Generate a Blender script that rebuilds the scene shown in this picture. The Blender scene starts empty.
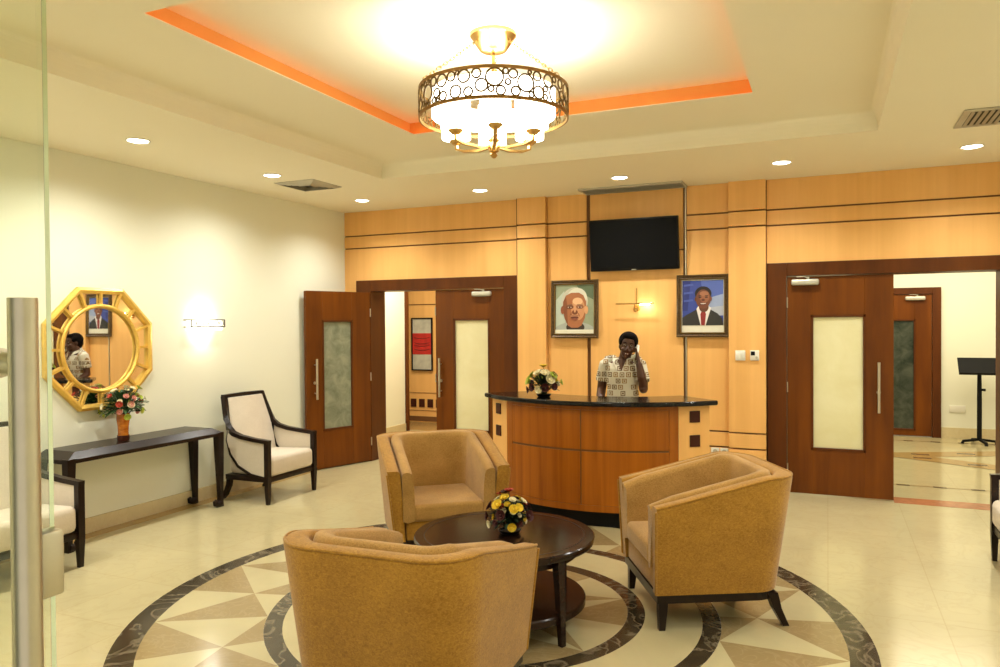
import bpy, bmesh, math, random
from mathutils import Vector, Matrix, noise

random.seed(7)
S = bpy.context.scene
COL = S.collection
PI = math.pi

# ------------------------------------------------------------------ camera
CAM_F, YAW, PITCH, ROLL, CAM_H = 750.2, math.radians(23.595), math.radians(-0.798), math.radians(-0.429), 1.7
cd = bpy.data.cameras.new('camera'); cam = bpy.data.objects.new('camera', cd); COL.objects.link(cam)
cd.sensor_width = 36.0; cd.sensor_fit = 'HORIZONTAL'; cd.lens = CAM_F / 1000 * 36.0; cd.clip_start = 0.05
fw = Vector((-math.sin(YAW) * math.cos(PITCH), math.cos(YAW) * math.cos(PITCH), math.sin(PITCH)))
rt = Vector((math.cos(YAW), math.sin(YAW), 0)); up = rt.cross(fw)
r2 = math.cos(ROLL) * rt + math.sin(ROLL) * up
u2 = -math.sin(ROLL) * rt + math.cos(ROLL) * up
m = Matrix.Identity(4)
for i in range(3):
    m[i][0], m[i][1], m[i][2] = r2[i], u2[i], -fw[i]
m[2][3] = CAM_H
cam.matrix_world = m
S.camera = cam

# ------------------------------------------------------------------ view, world, lights
S.view_settings.view_transform = 'Standard'
try: S.view_settings.look = 'None'
except Exception: pass
S.view_settings.exposure = 0.25
S.view_settings.gamma = 1.0
S.view_settings.use_curve_mapping = False
W = bpy.data.worlds.new('world'); S.world = W; W.use_nodes = True
W.node_tree.nodes['Background'].inputs[0].default_value = (1.0, 0.90, 0.72, 1)
W.node_tree.nodes['Background'].inputs[1].default_value = 0.7

WARM = (1.0, 0.99, 0.92)
DOWN_W, SHADE_E, FRONT_W = 102.0, 12.5, 46.0

def spot(name, loc, w, ang=2.3, col=WARM, blend=0.9, r=0.05, rot=(0, 0, 0)):
    l = bpy.data.lights.new(name, 'SPOT'); l.energy = w; l.color = col; l.spot_size = ang; l.spot_blend = blend
    l.shadow_soft_size = r
    o = bpy.data.objects.new(name, l); COL.objects.link(o); o.location = loc; o.rotation_euler = rot
    return o
def point(name, loc, w, col=WARM, r=0.04):
    l = bpy.data.lights.new(name, 'POINT'); l.energy = w; l.color = col; l.shadow_soft_size = r
    o = bpy.data.objects.new(name, l); COL.objects.link(o); o.location = loc
    return o
def area(name, loc, w, sx, sy, rot=(0, 0, 0), col=WARM):
    l = bpy.data.lights.new(name, 'AREA'); l.shape = 'RECTANGLE'; l.size = sx; l.size_y = sy; l.energy = w; l.color = col
    o = bpy.data.objects.new(name, l); COL.objects.link(o); o.location = loc; o.rotation_euler = rot
    return o

HC = 3.10            # ceiling height
XL, XR, YB, YF = -5.58, 1.98, 7.90, -0.35
DOWNLIGHTS = [
    (-4.77, 4.12, 'round lit downlight in the ceiling above the octagonal mirror'),
    (-4.76, 5.60, 'round lit downlight in the ceiling beside the square vent near the mirror wall'),
    (-4.82, 7.17, 'round lit downlight in the ceiling corner above the opened dark door leaf'),
    (-3.35, 7.17, 'round lit downlight in the ceiling above the closed dark door leaf beside the reception desk'),
    (-1.84, 7.13, 'round lit downlight in the ceiling just in front of the wall television'),
    (-0.37, 7.08, 'round lit downlight in the ceiling above the wall switches'),
    (1.07, 7.10, 'round lit downlight in the ceiling above the doorway with the music stand'),
]
for x, y, _ in DOWNLIGHTS:
    spot('downlight_lamp', (x, y, HC - 0.02), DOWN_W * (1.08 if x < -4 and y < 6.5 else 0.95), 2.75 if y < 6.5 else 2.5)
# the same downlights where the room goes on out of the picture, along the entrance and the other side wall
for x, y in ((-4.77, 2.64), (-4.77, 1.16), (1.07, 5.6), (1.07, 4.12), (1.07, 2.64)):
    spot('downlight_lamp', (x, y, HC - 0.02), DOWN_W * (1.12 if x < -4 else 0.8), 2.75)
for x, y in ((-3.3, 0.9), (-1.84, 0.9), (-0.4, 0.9), (1.0, 0.9)):
    spot('downlight_lamp', (x, y, HC - 0.02), FRONT_W, 2.5)
# rooms behind the two pairs of doors
area('hall_lamp', (1.2, 10.4, 2.95), 125, 3.2, 3.0, col=(1.0, 0.90, 0.66))
area('corridor_lamp', (-5.2, 9.4, 2.95), 75, 1.2, 1.6, col=(1.0, 0.90, 0.70))

# ------------------------------------------------------------------ materials
def lin(r, g, b):
    f = lambda c: (c / 255) / 12.92 if c / 255 <= 0.04045 else ((c / 255 + 0.055) / 1.055) ** 2.4
    return (f(r), f(g), f(b), 1)
MATS = {}
class NT:
    def __init__(s, name):
        s.m = bpy.data.materials.new(name); s.m.use_nodes = True
        s.t = s.m.node_tree; s.b = s.t.nodes['Principled BSDF']; s.out = s.t.nodes['Material Output']
    def n(s, typ, **kw):
        nd = s.t.nodes.new(typ)
        for k, v in kw.items():
            if k.startswith('i_'):
                key = k[2:]; key = int(key) if key.isdigit() else key
                nd.inputs[key].default_value = v
            else: setattr(nd, k, v)
        return nd
    def l(s, a, b): s.t.links.new(a, b)
    def coord(s, scale=(1, 1, 1), rot=(0, 0, 0), kind='Object'):
        tc = s.n('ShaderNodeTexCoord'); mp = s.n('ShaderNodeMapping')
        mp.inputs['Scale'].default_value = scale; mp.inputs['Rotation'].default_value = rot
        s.l(tc.outputs[kind], mp.inputs['Vector']); return mp.outputs[0]
    def ramp(s, fac, stops):
        r = s.n('ShaderNodeValToRGB'); cr = r.color_ramp
        while len(cr.elements) < len(stops): cr.elements.new(0.5)
        for e, (p, c) in zip(cr.elements, stops): e.position = p; e.color = c if len(c) == 4 else (*c, 1)
        s.l(fac, r.inputs[0]); return r.outputs[0]
    def math(s, op, a, b=None, c=None):
        nd = s.n('ShaderNodeMath', operation=op)
        for i, v in enumerate((a, b, c)):
            if v is None: continue
            if isinstance(v, (int, float)): nd.inputs[i].default_value = v
            else: s.l(v, nd.inputs[i])
        return nd.outputs[0]
    def mix(s, fac, a, b):
        nd = s.n('ShaderNodeMix', data_type='RGBA')
        if isinstance(fac, (int, float)): nd.inputs[0].default_value = fac
        else: s.l(fac, nd.inputs[0])
        for i, v in ((6, a), (7, b)):
            if isinstance(v, tuple): nd.inputs[i].default_value = v if len(v) == 4 else (*v, 1)
            else: s.l(v, nd.inputs[i])
        return nd.outputs[2]
    def bump(s, h, st, dist=0.01):
        b = s.n('ShaderNodeBump'); b.inputs['Strength'].default_value = st; b.inputs['Distance'].default_value = dist
        s.l(h, b.inputs['Height']); s.l(b.outputs[0], s.b.inputs['Normal'])
    def set(s, **kw):
        for k, v in kw.items():
            key = {'base': 'Base Color', 'rough': 'Roughness', 'metal': 'Metallic', 'spec': 'Specular IOR Level', 'sheen': 'Sheen Weight',
                   'coat': 'Coat Weight', 'trans': 'Transmission Weight', 'emit': 'Emission Color', 'est': 'Emission Strength', 'alpha': 'Alpha'}[k]
            if isinstance(v, tuple) and len(v) == 3: v = (*v, 1)
            if hasattr(v, 'links') or hasattr(v, 'is_linked'): s.l(v, s.b.inputs[key])
            else: s.b.inputs[key].default_value = v
        return s.m

def plain(name, c, rough=0.5, metal=0.0, var=0.06, scale=6.0, **kw):
    t = NT(name); nz = t.n('ShaderNodeTexNoise', i_Scale=scale, i_Detail=4.0); t.l(t.coord(), nz.inputs['Vector'])
    a = tuple(min(1, v * (1 - var)) for v in c[:3]); b = tuple(min(1, v * (1 + var)) for v in c[:3])
    return t.set(base=t.ramp(nz.outputs['Fac'], [(0.3, a), (0.7, b)]), rough=rough, metal=metal, **kw)
def wood(name, dark, light, rough=0.35, scale=(14, 14, 0.9), coat=0.0, spec=0.5):
    t = NT(name); n1 = t.n('ShaderNodeTexNoise', i_Scale=1.0, i_Detail=6.0, i_Roughness=0.6, i_Distortion=0.4)
    t.l(t.coord(scale), n1.inputs['Vector'])
    n2 = t.n('ShaderNodeTexNoise', i_Scale=2.2, i_Detail=2.0); t.l(t.coord((1, 1, 0.5)), n2.inputs['Vector'])
    f = t.math('ADD', t.math('MULTIPLY', n1.outputs['Fac'], 0.65), t.math('MULTIPLY', n2.outputs['Fac'], 0.35))
    return t.set(base=t.ramp(f, [(0.32, dark), (0.68, light)]), rough=rough, coat=coat, spec=spec)
def fabric(name, dark, light, scale=90.0, rough=0.9, bump=0.5):
    t = NT(name); v = t.coord((1, 1, 1.4))
    n1 = t.n('ShaderNodeTexNoise', i_Scale=scale, i_Detail=3.0, i_Distortion=1.2); t.l(v, n1.inputs['Vector'])
    n2 = t.n('ShaderNodeTexNoise', i_Scale=5.0, i_Detail=2.0); t.l(v, n2.inputs['Vector'])
    f = t.math('ADD', t.math('MULTIPLY', n1.outputs['Fac'], 0.7), t.math('MULTIPLY', n2.outputs['Fac'], 0.3))
    t.bump(n1.outputs['Fac'], bump, 0.003)
    return t.set(base=t.ramp(f, [(0.36, dark), (0.64, light)]), rough=rough, sheen=0.25, spec=0.2)
def emis(name, c, st):
    t = NT(name); return t.set(base=(0.8, 0.8, 0.8), emit=c, est=st)

M = {}
M['paint'] = plain('cream_paint', (0.83, 0.83, 0.68), 0.75, var=0.012, scale=1.2, spec=0.2)
M['ceil'] = plain('ceiling_paint', (0.92, 0.855, 0.66), 0.85, var=0.01, scale=1.0, spec=0.1)
M['maple'] = wood('maple_veneer', (0.80, 0.425, 0.125), (0.92, 0.525, 0.175), 0.38, (9, 9, 0.35), spec=0.35)
M['groove'] = plain('groove_brown', (0.16, 0.065, 0.015), 0.6)
M['door'] = wood('mahogany_veneer', (0.085, 0.022, 0.002), (0.20, 0.056, 0.004), 0.35, (7, 7, 0.6), spec=0.22)
M['frame'] = wood('dark_mahogany', (0.065, 0.017, 0.002), (0.125, 0.034, 0.004), 0.38, (7, 7, 0.8), spec=0.22)
M['cherry'] = wood('cherry_veneer', (0.25, 0.064, 0.003), (0.48, 0.150, 0.009), 0.34, (14, 14, 0.4), spec=0.28)
M['wenge'] = wood('wenge_stain', (0.007, 0.0032, 0.0024), (0.018, 0.0075, 0.0045), 0.28, (18, 18, 18), spec=0.28)
M['walnut'] = wood('table_walnut', (0.012, 0.005, 0.003), (0.028, 0.011, 0.006), 0.16, (6, 20, 20), spec=0.3)
M['square'] = plain('inlay_square', (0.055, 0.013, 0.006), 0.4, spec=0.2)
M['fab_out'] = fabric('tan_chenille', (0.29, 0.135, 0.014), (0.46, 0.235, 0.03), 75)
M['fab_in'] = fabric('tan_weave', (0.29, 0.155, 0.035), (0.54, 0.31, 0.09), 170)
M['white_fab'] = fabric('cream_upholstery', (0.60, 0.52, 0.41), (0.70, 0.62, 0.50), 140, bump=0.2)
M['steel'] = plain('brushed_steel', (0.64, 0.59, 0.47), 0.4, 1.0, 0.04, 30)
M['silver'] = plain('silver_paint', (0.62, 0.60, 0.50), 0.35, 0.5, 0.03)
M['brass'] = plain('antique_brass', (0.60, 0.38, 0.13), 0.28, 1.0, 0.08, 20)
M['bronze'] = plain('bronze_wire', (0.30, 0.19, 0.06), 0.4, 1.0, 0.1, 20)
M['lattice'] = plain('dark_bronze', (0.13, 0.08, 0.022), 0.45, 0.8, 0.1, 20)
M['gold'] = plain('gold_leaf', (0.86, 0.56, 0.12), 0.36, 0.55, 0.08, 12)
M['mirror'] = plain('mirror_silver', (0.90, 0.90, 0.88), 0.015, 1.0, 0.002)
M['black'] = plain('black_plastic', (0.006, 0.006, 0.006), 0.4, spec=0.15)
M['blackmat'] = plain('black_metal', (0.006, 0.006, 0.006), 0.6, spec=0.15)
M['granite'] = plain('black_granite', (0.008, 0.007, 0.006), 0.12, 0, 0.5, 120, spec=0.28)
M['white'] = plain('white_plastic', (0.80, 0.78, 0.68), 0.4, var=0.01)
M['screen'] = plain('tv_screen', (0.004, 0.004, 0.005), 0.10, var=0.01, spec=0.12)
M['vent'] = plain('vent_metal', (0.50, 0.46, 0.36), 0.5, 0.2)
M['ventgap'] = plain('vent_gap', (0.04, 0.035, 0.025), 0.8)
M['redstrip'] = plain('red_marble', (0.40, 0.155, 0.065), 0.2, 0, 0.2, 14)
M['shade'] = emis('lit_shade_glass', (1.0, 0.94, 0.80, 1), SHADE_E)
M['dark_wire'] = plain('dark_wire', (0.10, 0.09, 0.07), 0.5, 0.3)
M['cove_orange'] = plain('orange_cove_paint', (0.80, 0.37, 0.085), 0.8, var=.02)  # amber strip glow put into the colour of the cove face
M['lamp'] = emis('lit_lamp', (1.0, 0.93, 0.78, 1), 14.0)
M['led'] = emis('amber_led', (1.0, 0.20, 0.01, 1), 1.8)
M['diffuser'] = emis('lit_diffuser', (1.0, 0.94, 0.80, 1), 4.5)
M['sconce'] = emis('sconce_glass', (1.0, 0.94, 0.80, 1), 2.2)
M['leaf'] = plain('leaf_green', (0.035, 0.09, 0.022), 0.5, 0, 0.4, 30)
M['leaf2'] = plain('dark_leaf', (0.014, 0.035, 0.012), 0.5, 0, 0.4, 30)
M['fl_yellow'] = plain('yellow_petal', (0.86, 0.62, 0.04), 0.6, 0, 0.15, 40)
M['fl_cream'] = plain('cream_petal', (0.82, 0.74, 0.48), 0.6, 0, 0.1, 40)
M['fl_lime'] = plain('lime_petal', (0.50, 0.58, 0.08), 0.6, 0, 0.15, 40)
M['fl_pink'] = plain('pink_petal', (0.62, 0.24, 0.18), 0.6, 0, 0.2, 40)
M['fl_wine'] = plain('wine_petal', (0.07, 0.012, 0.012), 0.6, 0, 0.3, 40)
M['fl_red'] = plain('red_petal', (0.45, 0.05, 0.02), 0.6, 0, 0.2, 40)
M['skin'] = plain('skin', (0.085, 0.033, 0.016), 0.42, 0, 0.12, 14, spec=0.4)
M['lip'] = plain('lip', (0.10, 0.022, 0.018), 0.4)
M['tooth'] = plain('tooth', (0.75, 0.70, 0.58), 0.35, var=0.02)
M['eyew'] = plain('eye_white', (0.32, 0.27, 0.21), 0.3, var=0.02)
M['pupil'] = plain('pupil', (0.008, 0.005, 0.004), 0.2)
M['hair'] = plain('black_hair', (0.006, 0.0045, 0.004), 0.9, 0, 0.4, 60, spec=0.08)
M['trouser'] = plain('dark_trousers', (0.02, 0.02, 0.025), 0.8)

def mat_vase():
    t = NT('amber_glass'); nz = t.n('ShaderNodeTexNoise', i_Scale=18.0, i_Detail=3.0); t.l(t.coord((1, 1, 2.5)), nz.inputs['Vector'])
    return t.set(base=t.ramp(nz.outputs['Fac'], [(0.3, (0.40, 0.09, 0.008)), (0.7, (0.72, 0.24, 0.02))]), rough=0.12, spec=0.6)
M['vase'] = mat_vase()

def mat_frosted(name, c1, c2, sc):
    t = NT(name)
    nz = t.n('ShaderNodeTexNoise', i_Scale=sc, i_Detail=5.0, i_Roughness=0.6, i_Distortion=0.5); t.l(t.coord(), nz.inputs['Vector'])
    col = t.ramp(nz.outputs['Fac'], [(0.35, c1), (0.65, c2)])
    t.set(base=col, rough=0.25)
    tr = t.n('ShaderNodeBsdfTranslucent'); t.l(col, tr.inputs[0])
    mx = t.n('ShaderNodeMixShader', i_0=0.5); t.l(t.b.outputs[0], mx.inputs[1]); t.l(tr.outputs[0], mx.inputs[2])
    t.l(mx.outputs[0], t.out.inputs[0]); return t.m
M['frost'] = mat_frosted('frosted_cream_glass', (0.86, 0.83, 0.58), (0.92, 0.90, 0.68), 3.0)  # brightness of the lit room behind is put into the glass colour
M['frost_dark'] = mat_frosted('frosted_grey_glass', (0.34, 0.36, 0.24), (0.58, 0.60, 0.42), 7.0)
M['glass_green'] = mat_frosted('dark_green_glass', (0.05, 0.07, 0.05), (0.16, 0.18, 0.13), 6.0)
def mat_glass():
    t = NT('clear_door_glass')
    tr = t.n('ShaderNodeBsdfTransparent'); tr.inputs[0].default_value = (0.965, 0.985, 0.945, 1)
    gl = t.n('ShaderNodeBsdfGlossy'); gl.inputs['Roughness'].default_value = 0.02; gl.inputs[0].default_value = (0.9, 1, 0.9, 1)
    fr = t.n('ShaderNodeFresnel', i_IOR=1.45)
    mx = t.n('ShaderNodeMixShader'); t.l(fr.outputs[0], mx.inputs[0]); t.l(tr.outputs[0], mx.inputs[1]); t.l(gl.outputs[0], mx.inputs[2])
    t.l(mx.outputs[0], t.out.inputs[0]); return t.m
M['glass'] = mat_glass()

def mat_marble(name, base, vein, tile=0.0, rough=0.14, sc=1.6, veinw=0.5):
    t = NT(name); v = t.coord()
    n1 = t.n('ShaderNodeTexNoise', i_Scale=sc, i_Detail=7.0, i_Roughness=0.6, i_Distortion=1.4); t.l(v, n1.inputs['Vector'])
    n2 = t.n('ShaderNodeTexNoise', i_Scale=sc * 2.3, i_Detail=6.0, i_Distortion=2.2); t.l(v, n2.inputs['Vector'])
    ridge = t.math('ABSOLUTE', t.math('SUBTRACT', n2.outputs['Fac'], 0.5))
    vf = t.math('MULTIPLY', t.ramp(ridge, [(0.0, (1, 1, 1)), (0.045, (0, 0, 0))]), veinw)
    b = t.ramp(n1.outputs['Fac'], [(0.3, tuple(x * 0.91 for x in base)), (0.7, base)])
    c = t.mix(vf, b, vein)
    if tile:
        br = t.n('ShaderNodeTexBrick', offset=0.0, squash=1.0)
        br.inputs['Scale'].default_value = 1.0; br.inputs['Mortar Size'].default_value = 0.0035; br.inputs['Brick Width'].default_value = tile
        br.inputs['Row Height'].default_value = tile; br.inputs['Color1'].default_value = (1, 1, 1, 1); br.inputs['Color2'].default_value = (0.965, 0.96, 0.95, 1)
        br.inputs['Mortar'].default_value = (0.90, 0.87, 0.82, 1)
        t.l(v, br.inputs['Vector'])
        mm = t.n('ShaderNodeMix', data_type='RGBA', blend_type='MULTIPLY'); mm.inputs[0].default_value = 1.0
        t.l(c, mm.inputs[6]); t.l(br.outputs['Color'], mm.inputs[7]); c = mm.outputs[2]
    return t.set(base=c, rough=rough, spec=0.45)
M['floor'] = mat_marble('cream_marble_tiles', (0.54, 0.465, 0.262), (0.45, 0.37, 0.195), 0.6, 0.16, 1.3, 0.35)
M['inlay_light'] = mat_marble('inlay_cream_marble', (0.54, 0.465, 0.262), (0.48, 0.44, 0.245), 0, 0.16, 1.8, 0.3)
M['inlay_tan'] = mat_marble('inlay_tan_marble', (0.335, 0.245, 0.112), (0.42, 0.32, 0.165), 0, 0.16, 2.6, 0.4)
M['inlay_dark'] = mat_marble('inlay_grey_brown_marble', (0.052, 0.038, 0.021), (0.46, 0.38, 0.25), 0, 0.16, 1.5, 0.32)
M['skirt'] = mat_marble('tan_skirting_marble', (0.70, 0.59, 0.35), (0.6, 0.47, 0.25), 0, 0.25, 2.0, 0.3)
M['inlay_brown'] = mat_marble('inlay_brown_marble', (0.16, 0.10, 0.045), (0.3, 0.2, 0.1), 0, 0.2, 3.0, 0.4)
M['border'] = mat_marble('brown_border_marble', (0.40, 0.26, 0.095), (0.3, 0.2, 0.08), 0, 0.2, 2.5, 0.4)

def mat_shirt():
    t = NT('printed_blouse'); v = t.coord((17, 0, 17))
    sp = t.n('ShaderNodeSeparateXYZ'); t.l(v, sp.inputs[0])
    row = t.math('FLOOR', sp.outputs[2]); sh = t.math('MULTIPLY', row, 0.37)
    x = t.math('ADD', sp.outputs[0], sh)
    fx = t.math('ABSOLUTE', t.math('SUBTRACT', t.math('FRACT', x), 0.5)); fz = t.math('ABSOLUTE', t.math('SUBTRACT', t.math('FRACT', sp.outputs[2]), 0.5))
    mx = t.math('MAXIMUM', fx, fz)
    cb = t.n('ShaderNodeCombineXYZ'); t.l(t.math('FLOOR', x), cb.inputs[0]); t.l(row, cb.inputs[2])
    wn = t.n('ShaderNodeTexWhiteNoise', noise_dimensions='3D'); t.l(cb.outputs[0], wn.inputs['Vector'])
    on = t.math('GREATER_THAN', wn.outputs['Value'], 0.35)
    ring = t.math('MULTIPLY', t.math('LESS_THAN', mx, 0.38), t.math('GREATER_THAN', mx, 0.24))
    core = t.math('LESS_THAN', mx, 0.14)
    f = t.math('MULTIPLY', t.math('MAXIMUM', ring, core), on)
    col = t.mix(wn.outputs['Value'], (0.03, 0.025, 0.02, 1), (0.34, 0.20, 0.07, 1))
    return t.set(base=t.mix(f, (0.66, 0.62, 0.50, 1), col), rough=0.85, spec=0.2)
M['shirt'] = mat_shirt()

# ------------------------------------------------------------------ mesh helpers
class MB:
    def __init__(s): s.bm = bmesh.new(); s.mi = 0
    def _mark(s, faces):
        for f in faces: f.material_index = s.mi
    def faces_of(s, vs):
        st = set(vs); return [f for f in s.bm.faces if all(v in st for v in f.verts)]
    def box(s, x0, x1, y0, y1, z0, z1, bev=0.0, seg=2, mtx=None):
        r = bmesh.ops.create_cube(s.bm, size=1.0)
        vs = r['verts']
        for v in vs:
            v.co = Vector(((x0 + x1) / 2 + v.co.x * (x1 - x0), (y0 + y1) / 2 + v.co.y * (y1 - y0), (z0 + z1) / 2 + v.co.z * (z1 - z0)))
        fs = list({f for v in vs for f in v.link_faces}); s._mark(fs)
        if bev > 0:
            es = list({e for v in vs for e in v.link_edges})
            r = bmesh.ops.bevel(s.bm, geom=es + vs, offset=bev, segments=seg, affect='EDGES', profile=0.5)
            s._mark(r['faces'])
            vs = list({v for f in list(r['faces']) + [f for f in fs if f.is_valid] for v in f.verts})
        if mtx is not None:
            for v in vs: v.co = mtx @ v.co
        return s
    def loft(s, rings, closed=True, caps=True, loop=False):
        R = [[s.bm.verts.new(p) for p in ring] for ring in rings]
        n = len(R[0]); fs = []
        for a in range(len(R) if loop else len(R) - 1):
            A, B = R[a], R[(a + 1) % len(R)]
            for i in range(n if closed else n - 1):
                j = (i + 1) % n
                try: fs.append(s.bm.faces.new((A[i], A[j], B[j], B[i])))
                except ValueError: pass
        if caps and closed and not loop:
            fs.append(s.bm.faces.new(R[0][::-1])); fs.append(s.bm.faces.new(R[-1]))
        s._mark(fs); return s
    def tube(s, pts, rad, n=10, closed=False, flat=None):
        pts = [Vector(p) for p in pts]; k = len(pts)
        rads = rad if isinstance(rad, (list, tuple)) else [rad] * k
        rings = []; prev = None
        for i, p in enumerate(pts):
            if closed: d = (pts[(i + 1) % k] - pts[i - 1])
            else: d = (pts[min(i + 1, k - 1)] - pts[max(i - 1, 0)])
            d.normalize()
            if prev is None:
                a = Vector((0, 0, 1)) if abs(d.z) < 0.9 else Vector((1, 0, 0))
                u = d.cross(a).normalized()
            else:
                u = (prev - d * prev.dot(d))
                u = u.normalized() if u.length > 1e-6 else d.orthogonal().normalized()
            prev = u; w = d.cross(u)
            r = rads[i]; ra, rb = (r, r) if not isinstance(r, tuple) else r
            rings.append([p + u * (ra * math.cos(2 * PI * q / n)) + w * (rb * math.sin(2 * PI * q / n)) for q in range(n)])
        return s.loft(rings, True, not closed, closed)
    def bar(s, pts, w, h, upv=(0, 0, 1)):
        """rectangular section swept along pts; w across, h along upv-ish (numbers or per-point lists)"""
        pts = [Vector(p) for p in pts]; k = len(pts); rings = []
        for i, p in enumerate(pts):
            d = (pts[min(i + 1, k - 1)] - pts[max(i - 1, 0)]).normalized()
            sd = d.cross(Vector(upv)); sd = sd.normalized() if sd.length > 1e-5 else d.orthogonal().normalized()
            uu = sd.cross(d).normalized()
            a = (w[i] if isinstance(w, (list, tuple)) else w) / 2; b = (h[i] if isinstance(h, (list, tuple)) else h) / 2
            rings.append([p + sd * a + uu * b, p - sd * a + uu * b, p - sd * a - uu * b, p + sd * a - uu * b])
        return s.loft(rings)
    def lathe(s, prof, c=(0, 0, 0), n=32, mtx=None):
        rings = []
        for r, z in prof:
            ring = [Vector((max(r, 1e-4) * math.cos(2 * PI * i / n), max(r, 1e-4) * math.sin(2 * PI * i / n), z)) for i in range(n)]
            rings.append([(mtx @ p if mtx else p) + Vector(c) for p in ring])
        solid = prof[0][0] < .003 and prof[-1][0] < .003
        return s.loft(rings, True, solid)
    def ell(s, c, a, b, h, n=16, m=10, mtx=None):
        rings = []
        for j in range(m + 1):
            t = -PI / 2 + PI * j / m; cr = max(math.cos(t), 0.02)
            ring = [Vector((a * cr * math.cos(2 * PI * i / n), b * cr * math.sin(2 * PI * i / n), h * math.sin(t))) for i in range(n)]
            rings.append([(mtx @ p if mtx else p) + Vector(c) for p in ring])
        return s.loft(rings)
    def torus(s, c, R, r, axis='z', n=28, k=8, mtx=None):
        pts = []
        for i in range(n):
            a = 2 * PI * i / n; p = Vector((R * math.cos(a), R * math.sin(a), 0))
            if axis == 'x': p = Vector((0, p.x, p.y))
            if axis == 'y': p = Vector((p.x, 0, p.y))
            pts.append((mtx @ p if mtx else p) + Vector(c))
        return s.tube(pts, r, k, closed=True)
    def poly(s, pts):
        f = s.bm.faces.new([s.bm.verts.new(p) for p in pts]); s._mark([f]); return s
    def prism(s, pts, vec):
        v = Vector(vec); a = [Vector(p) for p in pts]
        return s.loft([a, [p + v for p in a]])

def finish(o, smooth=True, ang=40):
    me = o.data
    if smooth:
        for p in me.polygons: p.use_smooth = True
        try: me.set_sharp_from_angle(angle=math.radians(ang))
        except Exception: pass
    return o
def obj(name, mb, mats, parent=None, smooth=True, ang=40, loc=None, label=None):
    bmesh.ops.recalc_face_normals(mb.bm, faces=mb.bm.faces)
    me = bpy.data.meshes.new(name); mb.bm.to_mesh(me); mb.bm.free()
    for q in (mats if isinstance(mats, (list, tuple)) else [mats]): me.materials.append(M[q] if isinstance(q, str) else q)
    o = bpy.data.objects.new(name, me); COL.objects.link(o)
    if parent is not None: o.parent = parent
    if loc is not None: o.location = loc
    if label: o['label'] = label
    return finish(o, smooth, ang)
def tag(o, label, cat, group=None, kind=None):
    o['label'] = label; o['category'] = cat
    if group: o['group'] = group
    if kind: o['kind'] = kind
    return o
def thing(name, label, cat, loc=(0, 0, 0), rz=0.0, group=None, kind=None):
    o = bpy.data.objects.new(name, None); COL.objects.link(o); o.empty_display_size = 0.1
    o.location = loc; o.rotation_euler = (0, 0, rz); return tag(o, label, cat, group, kind)
def struct(name, mb, mats, label, cat, smooth=False, parent=None):
    return tag(obj(name, mb, mats, parent, smooth), label, cat, kind='structure')
def kids(o): return [c for c in bpy.data.objects if c.parent == o]
def dup(root, loc, rz, label, parent=None):
    c = root.copy(); COL.objects.link(c)
    if parent is None: c.location = loc; c.rotation_euler = (0, 0, rz); c['label'] = label
    else: c.parent = parent
    for k in kids(root):
        if k is not c: dup(k, None, None, None, c)
    return c

# ------------------------------------------------------------------ floor with inlaid medallion
MC = Vector((-1.85, 4.10, 0)); R_OUT, R_IN, R_M1, R_M0, R_I1, R_I0 = 2.09, 1.95, 1.32, 1.22, 0.90, 0.80
def PT(r, deg, z=0.0): return Vector((MC.x + r * math.cos(math.radians(deg)), MC.y + r * math.sin(math.radians(deg)), z))
f = MB(); N = 120
def ringband(mb, r0, r1, mi, a0=0, a1=360):
    mb.mi = mi; n = max(2, int(N * (a1 - a0) / 360))
    for i in range(n):
        p, q = a0 + (a1 - a0) * i / n, a0 + (a1 - a0) * (i + 1) / n
        mb.poly([PT(r0, p), PT(r1, p), PT(r1, q), PT(r0, q)])
# outside: out to a square, then the rest of the room
SQ = 2.4
def sqp(deg):
    a = math.radians(deg); c, s_ = math.cos(a), math.sin(a); k = SQ / max(abs(c), abs(s_)); return Vector((MC.x + k * c, MC.y + k * s_, 0))
f.mi = 0
for i in range(N):
    p, q = 360 * i / N, 360 * (i + 1) / N
    f.poly([PT(R_OUT, p), sqp(p), sqp(q), PT(R_OUT, q)])
def rect(mb, x0, x1, y0, y1, z=0.0): mb.poly([(x0, y0, z), (x1, y0, z), (x1, y1, z), (x0, y1, z)])
x0, x1, y0, y1 = MC.x - SQ, MC.x + SQ, MC.y - SQ, MC.y + SQ
rect(f, XL, x0, YF, YB); rect(f, x1, XR, YF, YB); rect(f, x0, x1, YF, y0); rect(f, x0, x1, y1, YB)
ringband(f, R_IN, R_OUT, 2); ringband(f, R_M0, R_M1, 2); ringband(f, R_I0, R_I1, 2)
ringband(f, R_I1, R_M0, 1)
def arcpts(r, a, b, n=8): return [PT(r, a + (b - a) * i / n) for i in range(n + 1)]
RP = 1.53
for k in range(12):
    a = 15 + 30 * k                      # pinwheel centre; star points of cream and tan turn about it
    Pk = PT(RP, a); lo, hi = a - 15, a + 15
    f.mi = 3; f.poly([Pk] + arcpts(R_IN, lo, a))
    f.mi = 1; f.poly([Pk] + arcpts(R_IN, a, hi))
    f.mi = 3; f.poly([Pk, PT(R_IN, hi), PT(R_M1, hi)])
    f.mi = 1; f.poly([Pk] + arcpts(R_M1, a, hi)[::-1])
    f.mi = 3; f.poly([Pk] + arcpts(R_M1, lo, a)[::-1])
    f.mi = 1; f.poly([Pk, PT(R_M1, lo), PT(R_IN, lo)])
for k in range(12):                      # star in the small disc under the table
    a = 30 * k; O = PT(0, 0)
    f.mi = 1; f.poly([O, PT(0.5, a - 15), PT(R_I0, a)])
    f.mi = 3; f.poly([O, PT(R_I0, a), PT(0.5, a + 15)])
    f.mi = 1 if k % 2 else 3; f.poly([PT(0.5, a + 15)] + arcpts(R_I0, a, a + 30))
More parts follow.
